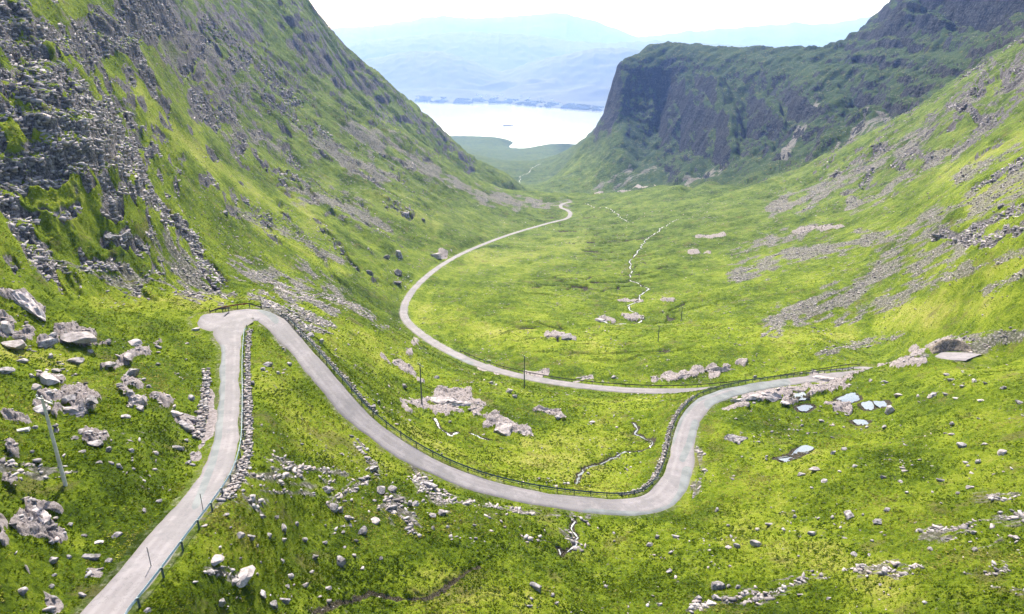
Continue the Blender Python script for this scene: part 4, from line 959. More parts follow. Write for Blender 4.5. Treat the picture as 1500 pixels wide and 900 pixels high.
SHAPES = {}
def build_rocks():
    mats = [rock_mat('lichen_sandstone', .25), rock_mat('pink_sandstone', .9), rock_mat('dark_sandstone', .05, dark=.25)]
    meshes = []
    for k in range(14):
        v, f = rock_shape(100 + k, ICO4 if k < 8 else ICO3, flat=1.0)
        me = bpy.data.meshes.new('boulder'); me.from_pydata([tuple(q) for q in v], [], [tuple(int(i) for i in q) for q in f]); me.polygons.foreach_set('use_smooth', np.ones(len(f), bool))
        try: me.set_sharp_from_angle(angle=math.radians(20))
        except Exception: pass
        meshes.append([me] + [me.copy() for _ in range(2)])
        for q, m in zip(meshes[-1], mats): q.materials.append(m)
    placed = []
    def put(px, py, wpx, fl, label, group, rnd, mi=None):
        # the spot given is the middle of the stone: look for the ground a little below it
        p = at(px, py + wpx * fl * .35, n=420)
        if p is None: return
        if road_d(p[:1], p[1:2])[0] < .4: return
        d = float(proj(*p)[2]); size = wpx / 1000. * d / 2.0
        if mi is None: mi = 1 if (fl < .45 and rnd.random() < .6) else (2 if d > 230 and rnd.random() < .6 else 0)
        o = bpy.data.objects.new('boulder', rnd.choice(meshes)[mi]); col.objects.link(o)
        hz = size * max(fl, .3) * 1.3
        o.location = (p[0], p[1] + size * .3, p[2] + hz * .14); o.scale = (size * .95, size * 1.05, hz)
        o.rotation_euler = (rnd.uniform(-.12, .12), rnd.uniform(-.12, .12), rnd.uniform(-.5, .5) + rnd.choice((0, PI)))
        tag(o, label, 'boulder', group); placed.append((px, py))
    rnd = random.Random(5)
    for t in BOULD.replace('\n', ';').split(';'):
        a, b, c, e = [float(q) for q in t.split()]
        p = at(a, b, n=300); d = float(proj(*p)[2])
        lab, grp = region_label(a, b, d)
        key = (int(a), int(b))
        put(a, b, c, e, BL.get(key, lab), None if key in BL else grp, rnd, 2 if key in ((303, 456), (1017, 665), (583, 397), (1375, 345), (583, 413)) else (1 if key in ((20, 503), (7, 480), (117, 493), (640, 374), (1185, 551)) else None))
    zones = [(310, 560, 690, 890, 34, 9), (20, 290, 480, 690, 22, 12), (40, 240, 720, 890, 12, 9), (1020, 1490, 640, 890, 34, 7), (1100, 1490, 550, 640, 10, 7), (460, 720, 560, 640, 8, 7), (700, 1000, 770, 890, 8, 7), (540, 700, 660, 780, 14, 10), (430, 600, 480, 560, 5, 7)]
    n = len(placed)
    for x0, x1, y0, y1, k, wpx in zones:
        for _ in range(k):
            if n >= 298: break
            for _t in range(20):
                a, b = rnd.uniform(x0, x1), rnd.uniform(y0, y1)
                if all(math.hypot(a - q[0], b - q[1]) > 16 for q in placed): break
            p = at(a, b, n=260)
            if p is None: continue
            d = float(proj(*p)[2]); lab, grp = region_label(a, b, d)
            put(a, b, wpx * rnd.uniform(.6, 1.4), rnd.uniform(.4, .8), lab, grp, rnd); n += 1
    # bare rock outcrops: wide, mostly buried
    def outcrop(px, py, wpx, hpx, label, seed, mi=1, rz=0., rise=.5, deep=.7):
        p = at(px, py, n=500)
        if p is None: return
        d = float(proj(*p)[2]); s = wpx / 1000. * d / 2
        r = np.random.default_rng(seed); mb = MB()
        v, f = rock_shape(seed, ICO4, flat=1.0, planes=20)
        dep = hpx / 1000. * d / .5 / 2
        v = v * np.array([s, dep, s * rise * .35])
        # broken ledges
        q = v[:, 2] + .3 * noise2(v[:, 0] / 1.3, v[:, 1] / .9, seed % 50); k = np.round(q / .35) * .35; v[:, 2] += (k - q) * .7
        v[:, 2] += .16 * noise2(v[:, 0] / .7, v[:, 1] / .5, seed % 40)
        xx = v[:, 0] * math.cos(rz) - v[:, 1] * math.sin(rz); yy = v[:, 0] * math.sin(rz) + v[:, 1] * math.cos(rz)
        # follow the lie of the ground
        g = surf(p[0] + xx * .9, p[1] + yy * .9) - p[2]
        v = np.stack([xx, yy, v[:, 2] + g * deep], 1)
        o = mesh_obj('rock_outcrop', v, f, [mats[mi]]); o.location = p - np.array([0, 0, s * rise * .06])
        try: o.data.set_sharp_from_angle(angle=math.radians(30))
        except Exception: pass
        tag(o, label, 'rock outcrop')
    outcrop(652, 588, 128, 30, 'widest pink bare rock slab in the hollow between the two roads', 201, rise=.55)
    outcrop(738, 627, 52, 26, 'pink rock dome in the hollow, right of and below the widest slab', 202, rise=.9)
    outcrop(770, 635, 40, 16, 'low pink rock joined to the right side of the rock dome', 203, rise=.7)
    outcrop(800, 603, 50, 9, 'thin curved rock ledge ending in a dark lump in the hollow', 204, rise=.5)
    outcrop(1078, 645, 44, 18, 'rough grey crag face in the grass right of the lower bend', 205, mi=2, rise=.8)
    outcrop(1112, 580, 70, 14, 'pale pink bare rock along the inside of the road right of the bend', 206, rise=.5)
    outcrop(1212, 556, 60, 14, 'pale rock ledge hiding the road near the right-hand hidden bend', 207, rise=1.0)
    outcrop(55, 765, 46, 34, 'pink cracked rock pavement below the tall wooden pole', 208, rise=.45)
    outcrop(100, 603, 60, 34, 'pink broken rock cluster behind the top of the tall wooden pole', 209, rise=.8)
    outcrop(35, 445, 70, 20, 'pale arched rock rib along the crest of the left knoll', 211, rise=.7, rz=-.2)
    outcrop(200, 582, 40, 28, 'pale blocky rock left of the road cutting', 212, rise=.9)
    outcrop(1060, 541, 60, 10, 'long pale pink slab just beyond the lower road', 213, rise=.4)
    outcrop(1000, 552, 44, 7, 'shorter pale pink slab just beyond the lower road', 214, rise=.4)
    outcrop(855, 553, 28, 5, 'small pale rock just beyond the barrier of the lower road', 215, rise=.5)
    return mats

def scatter(name, n_try, accept, size, mat, label, seed, n_max, rmax=620, emb=.10):
    """loose stones too many to count, one sheet of rubble"""
    r = np.random.default_rng(seed)
    X, Y, S_, Z_ = [], [], [], []
    for _ in range(n_try):
        az = np.radians(r.uniform(-46, 46, 60000)); rr = np.exp(r.uniform(math.log(38), math.log(rmax), 60000))
        x, y = rr * np.sin(az), rr * np.cos(az); z, m = surf_full(x, y)
        k = (r.random(60000) < accept(m, x, y, rr)) & (m['rd'] > .35)
        X.append(x[k]); Y.append(y[k]); Z_.append(z[k]); S_.append(size(r, rr[k]))
    x, y, z, s = (np.concatenate(q)[:n_max] for q in (X, Y, Z_, S_))
    n = len(x); bv, bf = ico(1)
    nb = 10; shapes = []
    for k in range(nb):
        v, f = rock_shape(400 + k + seed, ICO1 if False else (bv, bf), flat=.75, planes=9); shapes.append(v)
    shapes = np.array(shapes)
    ang = r.uniform(0, 2 * PI, n); sx = s * r.uniform(.8, 1.5, n); sy = s * r.uniform(.6, 1.1, n); sz = s * r.uniform(.45, 1.0, n)
    v = shapes[r.integers(0, nb, n)]
    tl = r.normal(0, .25, n)
    a = v[:, :, 0] * sx[:, None]; b = v[:, :, 1] * sy[:, None]; c = v[:, :, 2] * sz[:, None] + a * tl[:, None]
    xx = a * np.cos(ang)[:, None] - b * np.sin(ang)[:, None] + x[:, None]; yy = a * np.sin(ang)[:, None] + b * np.cos(ang)[:, None] + y[:, None]
    zz = c + (z + s * emb)[:, None]
    V = np.stack([xx, yy, zz], -1).reshape(-1, 3); m = v.shape[1]
    Fc = (bf[None] + (np.arange(n) * m)[:, None, None]).reshape(-1, 3)
    o = mesh_obj(name, V, Fc, [mat], smooth=False); tag(o, label, None, None, 'stuff')
    at_ = o.data.attributes.new('shade', 'FLOAT_COLOR', 'POINT'); c4 = np.ones((len(V), 4), np.float32); c4[:, 0] = np.repeat(r.random(n), m); c4[:, 1] = np.repeat(r.random(n), m); at_.data.foreach_set('color', c4.ravel())
    print(name, n)
    return o
def stone_mat(name, lo, hi, pk):
    t = NT(name); a, b, _ = t.attr('shade'); n = t.noise(6., 3, .7)
    c = t.mix(a, lo, hi); c = t.mix(t.math('MULTIPLY', t.step(b, .6, .9), .6), c, pk); c = t.mix(t.math('MULTIPLY', t.step(n, .5, .62), .4), c, (.07, .065, .06))
    t.col(c); return t.m

# ------------------------------------------------------------------ stone walls beside the road
def stone_wall(P, i0, i1, side, e0, rows, label, seed, drop=.35, size=.34, mat=None):
    r = np.random.default_rng(seed); V = []; Fq = []; n = 0
    bv, bf = ICO1
    for k in range(rows):
        pp, nn = offset_line(P, i0, i1, side, e0 + k * size * 1.35, size * 1.5)
        g = surf(pp[:, 0], pp[:, 1])
        for p, z in zip(pp, g):
            for lay in range(2 if k < 2 else 1):
                v, _ = rock_shape(int(r.integers(900, 930)), (bv, bf), flat=.8, planes=6)
                s = size * r.uniform(.6, 1.15); a = r.uniform(0, 6.28)
                zz = max(z, p[2] - 1.6 - .4 * k) if True else z
                q = v * s * np.array([1, .8, .75]); xx = q[:, 0] * math.cos(a) - q[:, 1] * math.sin(a); yy = q[:, 0] * math.sin(a) + q[:, 1] * math.cos(a)
                jx, jy = r.normal(0, .12, 2)
                V.append(np.stack([xx + p[0] + jx, yy + p[1] + jy, q[:, 2] + z + s * .3 + lay * s * .8], 1)); Fq.append(bf + n); n += len(v)
    V = np.concatenate(V); o0 = V.mean(0); o = mesh_obj('dry_stone_wall', V - o0, np.concatenate(Fq), [mat], smooth=False); o.location = o0
    at_ = o.data.attributes.new('shade', 'FLOAT_COLOR', 'POINT'); c4 = np.ones((len(V), 4), np.float32); m = len(ICO1[0]); q = r.random(len(V) // m); c4[:, 0] = np.repeat(q, m); c4[:, 1] = np.repeat(r.random(len(q)), m); at_.data.foreach_set('color', c4.ravel())
    return tag(o, label, 'stone wall')

# ------------------------------------------------------------------ poles
def pole(px, py, toppy, label, rz, wood, metal, glass):
    p = at(px, py, n=600)
    if p is None: return
    lo, hi = 3., 16.
    for _ in range(30):
        h = (lo + hi) / 2
        if proj(p[0], p[1], p[2] + h)[1] > toppy: lo = h
        else: hi = h
    root = empty('utility_pole', tuple(p), rz); tag(root, label, 'utility pole', 'wooden power poles crossing the pass')
    MB().tube((0, 0, -.5), (0, 0, h), .17, .11, 12).build('shaft', wood, root, smooth=False)
    MB().box((0, .14, h - .28), (2.3, .10, .12)).build('crossarm', wood, root)
    MB().tube((-.02, .16, h - .95), (.62, .16, h - .32), .025, n=6).build('brace', metal, root); MB().tube((.02, .16, h - .95), (-.62, .16, h - .32), .025, n=6).build('brace', metal, root)
    for x, y, z in ((-1.05, .14, h - .22), (1.05, .14, h - .22), (0, 0, h)):
        m = MB(); m.tube((x, y, z), (x, y, z + .12), .02, n=6); m.tube((x, y, z + .10), (x, y, z + .17), .075, .085, 10); m.tube((x, y, z + .18), (x, y, z + .27), .06, .045, 10); m.build('insulator', glass, root)
    MB().box((0, -.19, 1.9), (.18, .02, .22)).build('plate', metal, root)
    print('pole h', h)
    return root
def marker(px, py, label, red, white):
    p = at(px, py, n=500)
    root = empty('snow_marker', tuple(p)); tag(root, label, 'marker post', 'slim marker posts at the road edge')
    MB().tube((0, 0, -.3), (0, 0, 1.9), .035, .03, 8).build('shaft', white, root); MB().tube((0, 0, 1.5), (0, 0, 1.7), .042, n=8).build('reflector', red, root); MB().tube((0, 0, 1.9), (0, 0, 1.93), .04, .02, 8).build('cap', red, root)
    return root

def ribbon(name, q, hw, z, mat):
    t = np.gradient(q[:, :2], axis=0); t /= np.linalg.norm(t, axis=1)[:, None] + 1e-9; n = np.stack([-t[:, 1], t[:, 0]], 1)
    for _ in range(3): z[1:-1] = (z[:-2] + z[1:-1] + z[2:]) / 3
    V = []
    for u in (-1, -.4, .4, 1): V.append(np.stack([q[:, 0] + n[:, 0] * hw * u, q[:, 1] + n[:, 1] * hw * u, z - .06 * abs(u)], 1))
    V = np.stack(V, 1)
    o = mesh_obj(name, V.reshape(-1, 3), grid_faces(len(q), 4)[:, ::-1], [mat]); o['kind'] = 'structure'; return o
# ------------------------------------------------------------------ assemble
import time
_t0 = time.time()
def tick(s): print('%6.1f %s' % (time.time() - _t0, s))
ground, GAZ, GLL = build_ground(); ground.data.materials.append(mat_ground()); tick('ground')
hills = build_hills(); haze_box(); build_road(); tick('road')
galv = mat_simple('galvanised_blue_grey', (.42, .52, .58), .5, .2, .2, 2.); dull = mat_simple('weathered_green_grey_steel', (.10, .135, .14), .55, .4, .3, 2.); darkst = mat_simple('dark_weathered_steel', (.075, .07, .07), .7, .3, .3, 2.)
rust = mat_simple('rust_red_steel', (.32, .09, .05), .8, .1, .4, 4.); postm = mat_simple('galvanised_post', (.20, .25, .28), .5, .5, .3, 4.)
ia = idx_of(PA, ROAD_A[0]) + 1; ib = idx_of(PA, ROAD_A[11])
barrier(PA, ia, ib, -1, 'pale blue-grey crash barrier along the right side of the straight road up to the hairpin', galv, postm, 3.3)
ic = idx_of(PA, ROAD_A[14]); idd = idx_of(PA, ROAD_A[34])
barrier(PA, ic, idd, 1, 'long dark green-grey barrier with two rails following the diagonal road and the lower bend', dull, darkst, 2.75, rails=2)
ie = idx_of(PA, ROAD_A[37]); ig = idx_of(PA, ROAD_A[45])
barrier(PA, ie, ig, -1, 'dark thin crash barrier on the far edge of the road crossing the glen', darkst, darkst, 3.4)
barrier(PH, 1, len(PH) - 2, 1, 'short crash barrier with a rust-red length at the top of the upper hairpin', darkst, darkst, 2.2, extra=.5, rust=(.42, .8, rust))
tick('barriers')
smat = stone_mat('loose_sandstone', (.12, .105, .11), (.37, .34, .345), (.42, .345, .335)); wmat = stone_mat('wall_sandstone', (.11, .10, .10), (.36, .33, .33), (.33, .27, .25))
i5, i6, i9 = idx_of(PA, ROAD_A[5]), idx_of(PA, ROAD_A[6]), idx_of(PA, ROAD_A[9])
stone_wall(PA, i5 - 6, ib, -1, .95, 2, 'rough stone retaining wall below the barrier of the straight road', 3, size=.27, mat=wmat)
stone_wall(PA, idx_of(PA, ROAD_A[7]) - 4, i9, 1, 1.5, 2, 'low rocky stone facing of the bank left of the straight road', 4, size=.36, mat=wmat)
stone_wall(PA, idx_of(PA, ROAD_A[22]), idx_of(PA, ROAD_A[28]), 1, .9, 2, 'strip of piled stones outside the barrier on the inner side of the lower bend', 5, size=.26, mat=wmat)
stone_wall(PA, idx_of(PA, ROAD_A[14]), idx_of(PA, ROAD_A[17]), 1, .95, 2, 'stone edging below the barrier of the diagonal road near the hairpin', 6, size=.24, mat=wmat)
tick('walls')
build_rocks(); tick('rocks')
scatter('scree', 22, lambda m, x, y, r: np.clip(sstep(.25, .9, m['S']) ** 1.3 * .42 * np.clip(r / 140, .3, 1) * sstep(-.5, .3, noise2(x / 2.5, y / 2.5, 79)), 0, 1), lambda q, r: np.clip(.05 + .20 * q.random(len(r)) ** 3 * 2.0 + r * .0006, 0, .8), smat, 'purple-grey scree and rubble lying in streaks down the slopes', 21, 60000)
cmat = stone_mat('crag_sandstone', (.12, .11, .12), (.34, .31, .325), (.40, .345, .345))
scatter('crag_blocks', 14, lambda m, x, y, r: np.clip(sstep(.55, .95, np.maximum(m['R'], m['auto'] * .75)) * .4 * (m['big'] < .2), 0, 1), lambda q, r: .25 + .5 * q.random(len(r)) ** 2 + r * .0014, cmat, 'fractured blocks of bedrock breaking out of the crags on both hillsides', 23, 20000, rmax=640, emb=-.35)
scatter('scattered_stones', 16, lambda m, x, y, r: np.clip(sstep(.0, .5, noise2(x / 14, y / 14, 77) + .5 * noise2(x / 4, y / 4, 78)) * .03 * np.clip(r / 200, .25, 1) + .06 * sstep(.1, .5, noise2(x / 30, y / 50, 74)) * (m['hill'] > .3) + .05 * sstep(.2, .6, m['L']), 0, 1) * (m['rd'] > 1.0), lambda q, r: .05 + .15 * q.random(len(r)) ** 3 * 2 + r * .0008, smat, 'small pale stones sprinkled all over the grass', 22, 30000)
def tussocks(n_max=115000):
    r = np.random.default_rng(31); X, Y, Z = [], [], []
    for _ in range(6):
        az = np.radians(r.uniform(-46, 46, 60000)); rr = np.exp(r.uniform(math.log(36), math.log(330), 60000))
        x, y = rr * np.sin(az), rr * np.cos(az); z, m = surf_full(x, y)
        dn = noise2(x / 7, y / 7, 66) + .6 * noise2(x / 2.4, y / 2.4, 67)
        k = (r.random(60000) < .25 + .6 * sstep(-.3, .5, dn) * sstep(335, 240, rr)) & (m['rd'] > .7) & (m['L'] < .35) & (m['S'] < .5) & (m['R'] < .5) & (m['wet'] < .4)
        X.append(x[k]); Y.append(y[k]); Z.append(z[k])
    x, y, z = (np.concatenate(q)[:n_max] for q in (X, Y, Z)); n = len(x); rr = np.hypot(x, y); nb = 6
    s = (.10 + .16 * r.random(n) ** 2 + rr * .0007)[:, None]
    a = r.uniform(0, 2 * PI, (n, nb)); ln = r.uniform(.7, 1.5, (n, nb)) * s; hh = r.uniform(.2, .5, (n, nb)) * s; wd = s * .28
    ox = np.cos(a); oy = np.sin(a)
    def P3(u, v, w_): return np.stack([x[:, None] + u, y[:, None] + v, z[:, None] + w_], -1)
    b0 = P3(ox * s * .2 - oy * wd, oy * s * .2 + ox * wd, -.05 + 0 * a); b1 = P3(ox * s * .2 + oy * wd, oy * s * .2 - ox * wd, -.05 + 0 * a); tp = P3(ox * ln, oy * ln, hh * .8); md = P3(ox * ln * .45 - oy * wd * .8, oy * ln * .45 + ox * wd * .8, hh * .9)
    V = np.stack([b0, b1, tp, md], 2).reshape(-1, 3); k = np.arange(n * nb)[:, None] * 4
    Fq = np.concatenate([k + np.array([0, 1, 2]), k + np.array([0, 2, 3])])
    o = mesh_obj('grass_tussocks', V, Fq, [], smooth=False); tag(o, 'rough tussocks of moor grass covering the near slopes', None, None, 'stuff')
    t = NT('tussock_grass'); t.b.inputs['Specular IOR Level'].default_value = .05; a1, b2, _ = t.attr('shade')
    t.col(t.ramp(a1, (0, (.085, .13, .009)), (.35, (.13, .185, .010)), (.7, (.185, .24, .014)), (1, (.34, .33, .08)))); tr = t.n('ShaderNodeBsdfTranslucent'); t.link(t.b.inputs['Base Color'].links[0].from_socket, tr.inputs[0]); mx = t.n('ShaderNodeMixShader', i_0=.7, i_1=t.b.outputs[0], i_2=tr.outputs[0]); t.link(mx.outputs[0], t.t.nodes['Material Output'].inputs[0]); o.data.materials.append(t.m)
    tn = np.clip(.42 + .9 * noise2(x / 11, y / 11, 68) + .5 * noise2(x / 3, y / 3, 69) + .22 * r.normal(size=n), 0, 1)
    c4 = np.ones((len(V), 4), np.float32); c4[:, 0] = np.repeat(tn, nb * 4); at_ = o.data.attributes.new('shade', 'FLOAT_COLOR', 'POINT'); at_.data.foreach_set('color', c4.ravel()); print('tussocks', n)
tussocks(); tick('scatter')
wood = mat_simple('weathered_grey_pole_wood', (.62, .58, .52), .8, 0, .3, 1.5); metal = mat_simple('pole_fittings', (.25, .27, .28), .5, .6); glass = mat_simple('pale_porcelain', (.55, .55, .53), .3, 0, .1)
wood2 = mat_simple('dark_pole_wood', (.13, .15, .135), .8, 0, .3, 1.5)
pole(96, 711, 584, 'tall leaning-looking grey wooden power pole on the left knoll, nearest of all the poles', -.5, wood, metal, glass)
pole(618, 591, 534, 'grey power pole standing on the wide pink slab between the roads', -.9, wood2, metal, glass)
pole(768, 569, 522, 'power pole just in front of the road that crosses the glen', -.9, wood2, metal, glass)
pole(964, 500, 477, 'small distant power pole on the glen floor nearer the road', -.9, wood2, metal, glass)
pole(998, 468, 450, 'tiny distant power pole on the glen floor beyond the other one', -.9, wood2, metal, glass)
red = mat_simple('marker_reflector', (.35, .30, .28), .5); gp = mat_simple('marker_grey', (.16, .17, .18), .6)
marker(957, 766, 'thin marker post at the outer edge of the lower bend', red, gp)
marker(298, 750, 'thin marker post beside the barrier of the straight road, upper one', red, gp)
marker(222, 832, 'thin marker post beside the barrier near the bottom left, lower one', red, gp)
# concrete slab
p = at(29, 633, n=600); sl_ = MB(); sl_.box((0, 0, .10), (1.75, .5, .24), taper=.97); sl_.box((0, 0, .235), (1.6, .40, .03), taper=.98); sl_.tube((.55, 0, .24), (.55, 0, .30), .03, n=6); sl_.tube((-.55, 0, .24), (-.55, 0, .30), .03, n=6)
o = sl_.build('concrete_slab', mat_simple('old_concrete', (.46, .44, .43), .9, 0, .25, 5.)); o.location = tuple(p); o.rotation_euler = (.05, -.1, .28); tag(o, 'pale oblong concrete slab lying in the grass left of the tall pole', 'slab')
# white fleeces on the hillside: three sheep
fleece = mat_simple('sheep_fleece', (.75, .73, .68), 1., 0, .12, 12., .03); face = mat_simple('sheep_face', (.08, .07, .065), .8)
def sheep(px, py, rz, label, grazing):
    p = at(px, py, n=600); root = empty('sheep', tuple(p), rz)
    tag(root, label, 'sheep', 'sheep on the hillside by the middle road')
    bm = bmesh.new()
    # one continuous skin: trunk rings from rump to muzzle
    hz = .25 if grazing else .95
    rings = [(-.58, .62, .10), (-.52, .64, .22), (-.30, .66, .29), (0, .64, .31), (.28, .66, .28), (.44, .70, .20), (.55, (.62 if grazing else .82), .13), (.66, (.42 if grazing else .94), .10), (.76, hz, .085), (.86, hz - .05, .05)]
    last = None
    for x, z, r in rings:
        ring = [bm.verts.new((x, r * .85 * math.cos(a), z + r * math.sin(a))) for a in [2 * PI * k / 12 for k in range(12)]]
        if last: [bm.faces.new((last[k], last[(k + 1) % 12], ring[(k + 1) % 12], ring[k])) for k in range(12)]
        else: bm.faces.new(ring[::-1])
        last = ring
    bm.faces.new(last)
    for lx, ly, kn in ((-.40, .13, -.06), (-.40, -.13, -.06), (.32, .12, .03), (.32, -.12, .03)):
        prev = None
        for z, r, ox in ((.55, .085, 0), (.36, .055, kn * .5), (.24, .038, kn), (.05, .028, kn * .3), (0, .04, kn * .3 + .01)):
            ring = [bm.verts.new((lx + ox + r * math.cos(a), ly + r * math.sin(a), z)) for a in [2 * PI * k / 8 for k in range(8)]]
            if prev: [bm.faces.new((prev[k], prev[(k + 1) % 8], ring[(k + 1) % 8], ring[k])) for k in range(8)]
            prev = ring
        bm.faces.new(prev)
    me = bpy.data.meshes.new('body'); bmesh.ops.recalc_face_normals(bm, faces=bm.faces); bm.to_mesh(me); bm.free(); me.materials.append(fleece)
    me.polygons.foreach_set('use_smooth', np.ones(len(me.polygons), bool)); o = bpy.data.objects.new('body', me); col.objects.link(o); o.parent = root
    for s in (-1, 1): MB().tube((.70, s * .06, hz + .06), (.68, s * .17, hz + .08), .03, .012, 6).build('ear', face, root)
    MB().tube((-.57, 0, .70), (-.64, 0, .42), .04, .02, 6).build('tail', fleece, root)
sheep(594, 422, 2.2, 'white sheep lowest of the three on the hillside left of the middle road', True)
sheep(602, 414, .4, 'white sheep nearest the road of the three on the hillside', False)
sheep(598, 407, 1.2, 'white sheep highest of the three on the hillside', True)
# water in streams and pools
sw = mat_water('stream_water', c=(.16, .17, .17), rough=.16, wave=6., dist=.05, spec=.8)
def foam_mat():
    t = NT('tumbling_water'); n = t.noise(1.6, 4, .7)
    t.col(t.mix(t.step(n, .36, .56), (.10, .11, .11), (.46, .47, .48))); t.b.inputs['Roughness'].default_value = .35; t.bump(n, .6, .1); return t.m
fm = foam_mat()
for k, (q, hw, z) in enumerate(STREAMW):
    zs = surf(q[:, 0], q[:, 1]) + (.12 if k > 2 else .34)
    if k not in (7, 8): ribbon('stream', q, hw * (.38, .45, .5, .5, .35, .7, .7, 1, 1, .4)[k], zs, sw if k == 3 else fm)
pw = mat_water('pool_water', c=(.27, .28, .29), rough=.12, wave=2., dist=.01, spec=.8); pw.node_tree.nodes['Principled BSDF'].inputs['Metallic'].default_value = .6
for q, z in POOLW:
    c = q.mean(0); k = len(q); V = [(c[0], c[1], z.mean())] + [(c[0] + (a[0] - c[0]) * 1.06, c[1] + (a[1] - c[1]) * 1.06, b_) for a, b_ in zip(q, z)]
    o = mesh_obj('pool', V, [(0, 1 + i, 1 + (i + 1) % k) for i in range(k)], [pw], smooth=False); o['kind'] = 'structure'
# gravel bank behind the lay-by
def bank():
    a = np.linspace(0, 1, 46); b = np.linspace(-1, 1, 22); A, B = np.meshgrid(a, b, indexing='ij')
    p0 = at(1362, 514, n=500); p1 = at(1424, 513, n=500); c = p0[None, None] * (1 - A[..., None]) + p1[None, None] * A[..., None]
    dx, dy = (p1 - p0)[:2] / np.linalg.norm((p1 - p0)[:2]); bow = np.sin(A * PI) * 2.2
    X = c[..., 0] - dy * (B * 2.2 + bow); Y = c[..., 1] + dx * (B * 2.2 + bow)
    H = 2.6 * np.sin(A * PI) ** .6 * np.exp(-(B * 1.5) ** 2) + .25 * noise2(X / 1.1, Y / 1.1, 3) + .12 * noise2(X / .4, Y / .4, 4)
    Z = surf(X, Y) + np.where((np.abs(B) > .97) | (A < .02) | (A > .98), -.25, H - .08)
    t = NT('bank_gravel'); n = t.noise(3., 5, .7); t.col(t.mix(t.step(n, .4, .62), (.085, .068, .052), (.24, .20, .165))); t.bump(n, .8, .1)
    o0 = np.array([X.mean(), Y.mean(), Z.mean()])
    o = mesh_obj('gravel_bank', np.stack([X, Y, Z], -1).reshape(-1, 3) - o0, grid_faces(46, 22)[:, ::-1], [t.m]); o.location = o0; tag(o, 'curved brown gravel bank piled behind the lay-by at the right', 'gravel bank')
bank(); tick('near things')
# ------------------------------------------------------------------ across the water
def sea(px, py):
    u = (px - 750) / FPX; v = (py - 450) / FPX; d = CAM_Z / (ST + v * CT); return np.array([u * d, d * (CT - v * ST), 0.0])
hull = mat_simple('barge_hull', (.075, .07, .10), .6); deck = mat_simple('barge_deck', (.22, .21, .24), .7); whitep = mat_simple('white_paint', (.7, .7, .68), .6, 0, .08)
p = sea(744.5, 184.6); b = empty('barge', tuple(p), -.10); tag(b, 'long low dark vessel lying alone in the middle of the bright water', 'barge')
bm = bmesh.new(); prof = [(-36, .0), (-36, 5.5), (-33, 7.0), (26, 7.0), (33, 4.5), (36, .0)]; lo = []; hi = []
for x, y in prof + [(x, -y) for x, y in prof[::-1] if y > 0]:
    lo.append(bm.verts.new((x * .96, y * .85, -.8))); hi.append(bm.verts.new((x, y, 2.6 + (1.2 if x > 30 else 0))))
for k in range(len(lo)): bm.faces.new((lo[k], lo[(k + 1) % len(lo)], hi[(k + 1) % len(lo)], hi[k]))
bm.faces.new(hi); bm.faces.new(lo[::-1]); me = bpy.data.meshes.new('hull'); bm.to_mesh(me); bm.free(); me.materials.append(hull); o = bpy.data.objects.new('hull', me); col.objects.link(o); o.parent = b
m = MB(); m.box((-26, 0, 5.2), (10, 9, 5.2)); m.box((-27, 0, 8.8), (6, 7, 2)); m.build('deckhouse', deck, b)
m = MB(); [m.box((x, 0, 4.1), (10, 9, 3)) for x in (-12, 0, 12)]; m.build('hold', hull, b)
MB().tube((24, 0, 2.6), (24, 0, 13), .4, .25).build('mast', deck, b)
roofm = mat_simple('slate_roof', (.09, .095, .11), .7); glassm = mat_simple('window_glass', (.04, .05, .06), .2)
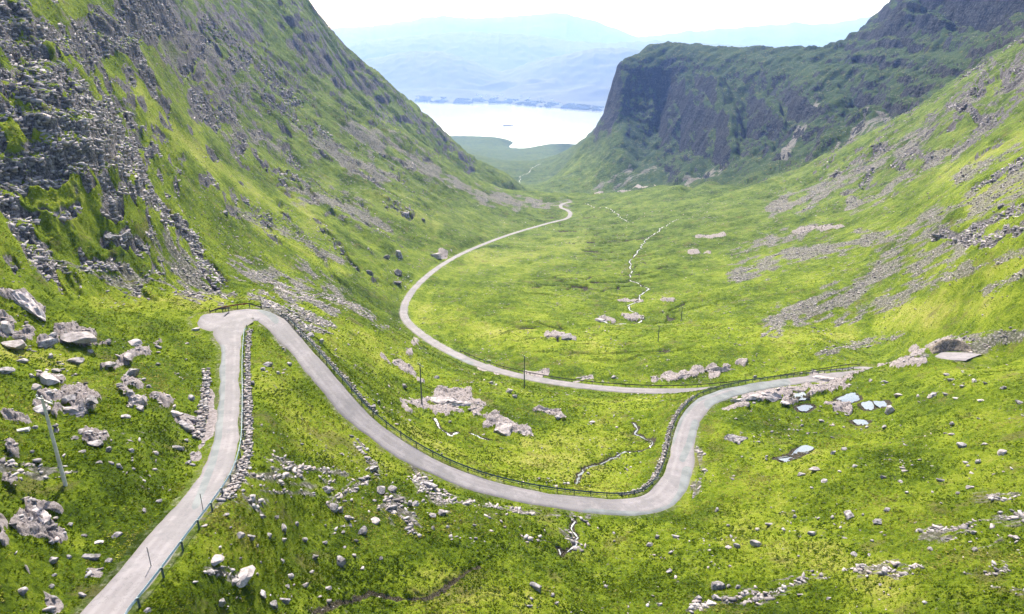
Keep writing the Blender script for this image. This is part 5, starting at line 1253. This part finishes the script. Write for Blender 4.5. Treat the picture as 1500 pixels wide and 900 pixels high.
def house(px, py, L_, Wd, rz, label):
    p = sea(px, py); x, y = p[0], p[1]
    # march inland along the bearing until the shore ground rises to the sight line
    dd = np.linspace(5300, 8600, 500); u = (px - 750) / FPX; v = (py - 450) / FPX
    xs, ys, zs = u * dd, dd * (CT - v * ST), CAM_Z - dd * (ST + v * CT); g = far_h(xs, ys); k = int(np.argmax(g > zs)); x, y = xs[k], ys[k]; z = float(g[k])
    r = empty('white_house', (x, y, z - 1), rz); tag(r, label, 'house', 'white houses of the village across the loch')
    MB().box((0, 0, 4), (L_, Wd, 8)).build('wall', whitep, r)
    MB().add([(-L_ / 2 - .4, -Wd / 2 - .5, 8), (L_ / 2 + .4, -Wd / 2 - .5, 8), (L_ / 2 + .4, Wd / 2 + .5, 8), (-L_ / 2 - .4, Wd / 2 + .5, 8), (-L_ / 2 - .4, 0, 12), (L_ / 2 + .4, 0, 12)], [(0, 1, 5, 4), (2, 3, 4, 5), (0, 4, 3), (1, 2, 5), (0, 3, 2, 1)]).build('roof', roofm, r)
    m = MB(); [m.box((L_ * q, -Wd / 2 - .03, 4.5), (1.4, .1, 2.2)) for q in (-.32, -.1, .12, .34)]; m.build('window', glassm, r)
rr_ = random.Random(3)
for px, py in [(698, 139), (704, 142), (712, 141), (722, 143), (728, 142), (726, 148), (742, 146), (750, 146), (752, 149), (760, 149), (768, 150), (775, 150), (780, 152), (787, 148), (793, 146), (796, 150), (790, 153), (812, 151), (816, 152), (820, 153), (764, 143), (735, 140), (808, 147), (690, 146), (775, 145)]:
    house(px, py, rr_.uniform(16, 30), rr_.uniform(9, 12), rr_.uniform(-.5, .5), 'small white house in the hazy village on the far shore of the loch')
def woods():
    """the belt of trees along the far shore reads as one mass"""
    r = np.random.default_rng(8); n = 7500; V = []; Fc = []; bv, bf = ICO1
    px = r.uniform(560, 900, n * 2); dep = r.uniform(0, 1, n * 2)
    P = np.array(FSHORE); row = np.interp(px, P[:, 0], P[:, 1]) - 1 - dep ** 2 * 4
    k = noise2(px / 18., row / 3., 55) + .4 * noise2(px / 6., row / 1.5, 56) > -.15; px, row = px[k][:n], row[k][:n]
    for a, b in zip(px, row):
        dd = 0; u = (a - 750) / FPX; v = (b - 450) / FPX; d0 = CAM_Z / (ST + v * CT)
        x, y = u * d0 * .985, d0 * (CT - v * ST) * .985; z = float(far_h(np.array([x]), np.array([y]))[0])
        if z < 2: continue
        s = r.uniform(2.5, 4.5); w_ = bv * np.array([s, s, s * r.uniform(.9, 1.5)]) * (1 + .35 * r.normal(size=(len(bv), 1))); V.append(w_ + np.array([x, y, z + s * .8])); Fc.append(bf + len(bv) * (len(V) - 1))
    o = mesh_obj('shore_woodland', np.concatenate(V), np.concatenate(Fc), [mat_simple('distant_trees', (.05, .065, .045), .9, 0, .4, .02)], smooth=False); tag(o, 'dark belt of woodland along the far shore of the loch', None, None, 'stuff')
woods(); tick('far things')
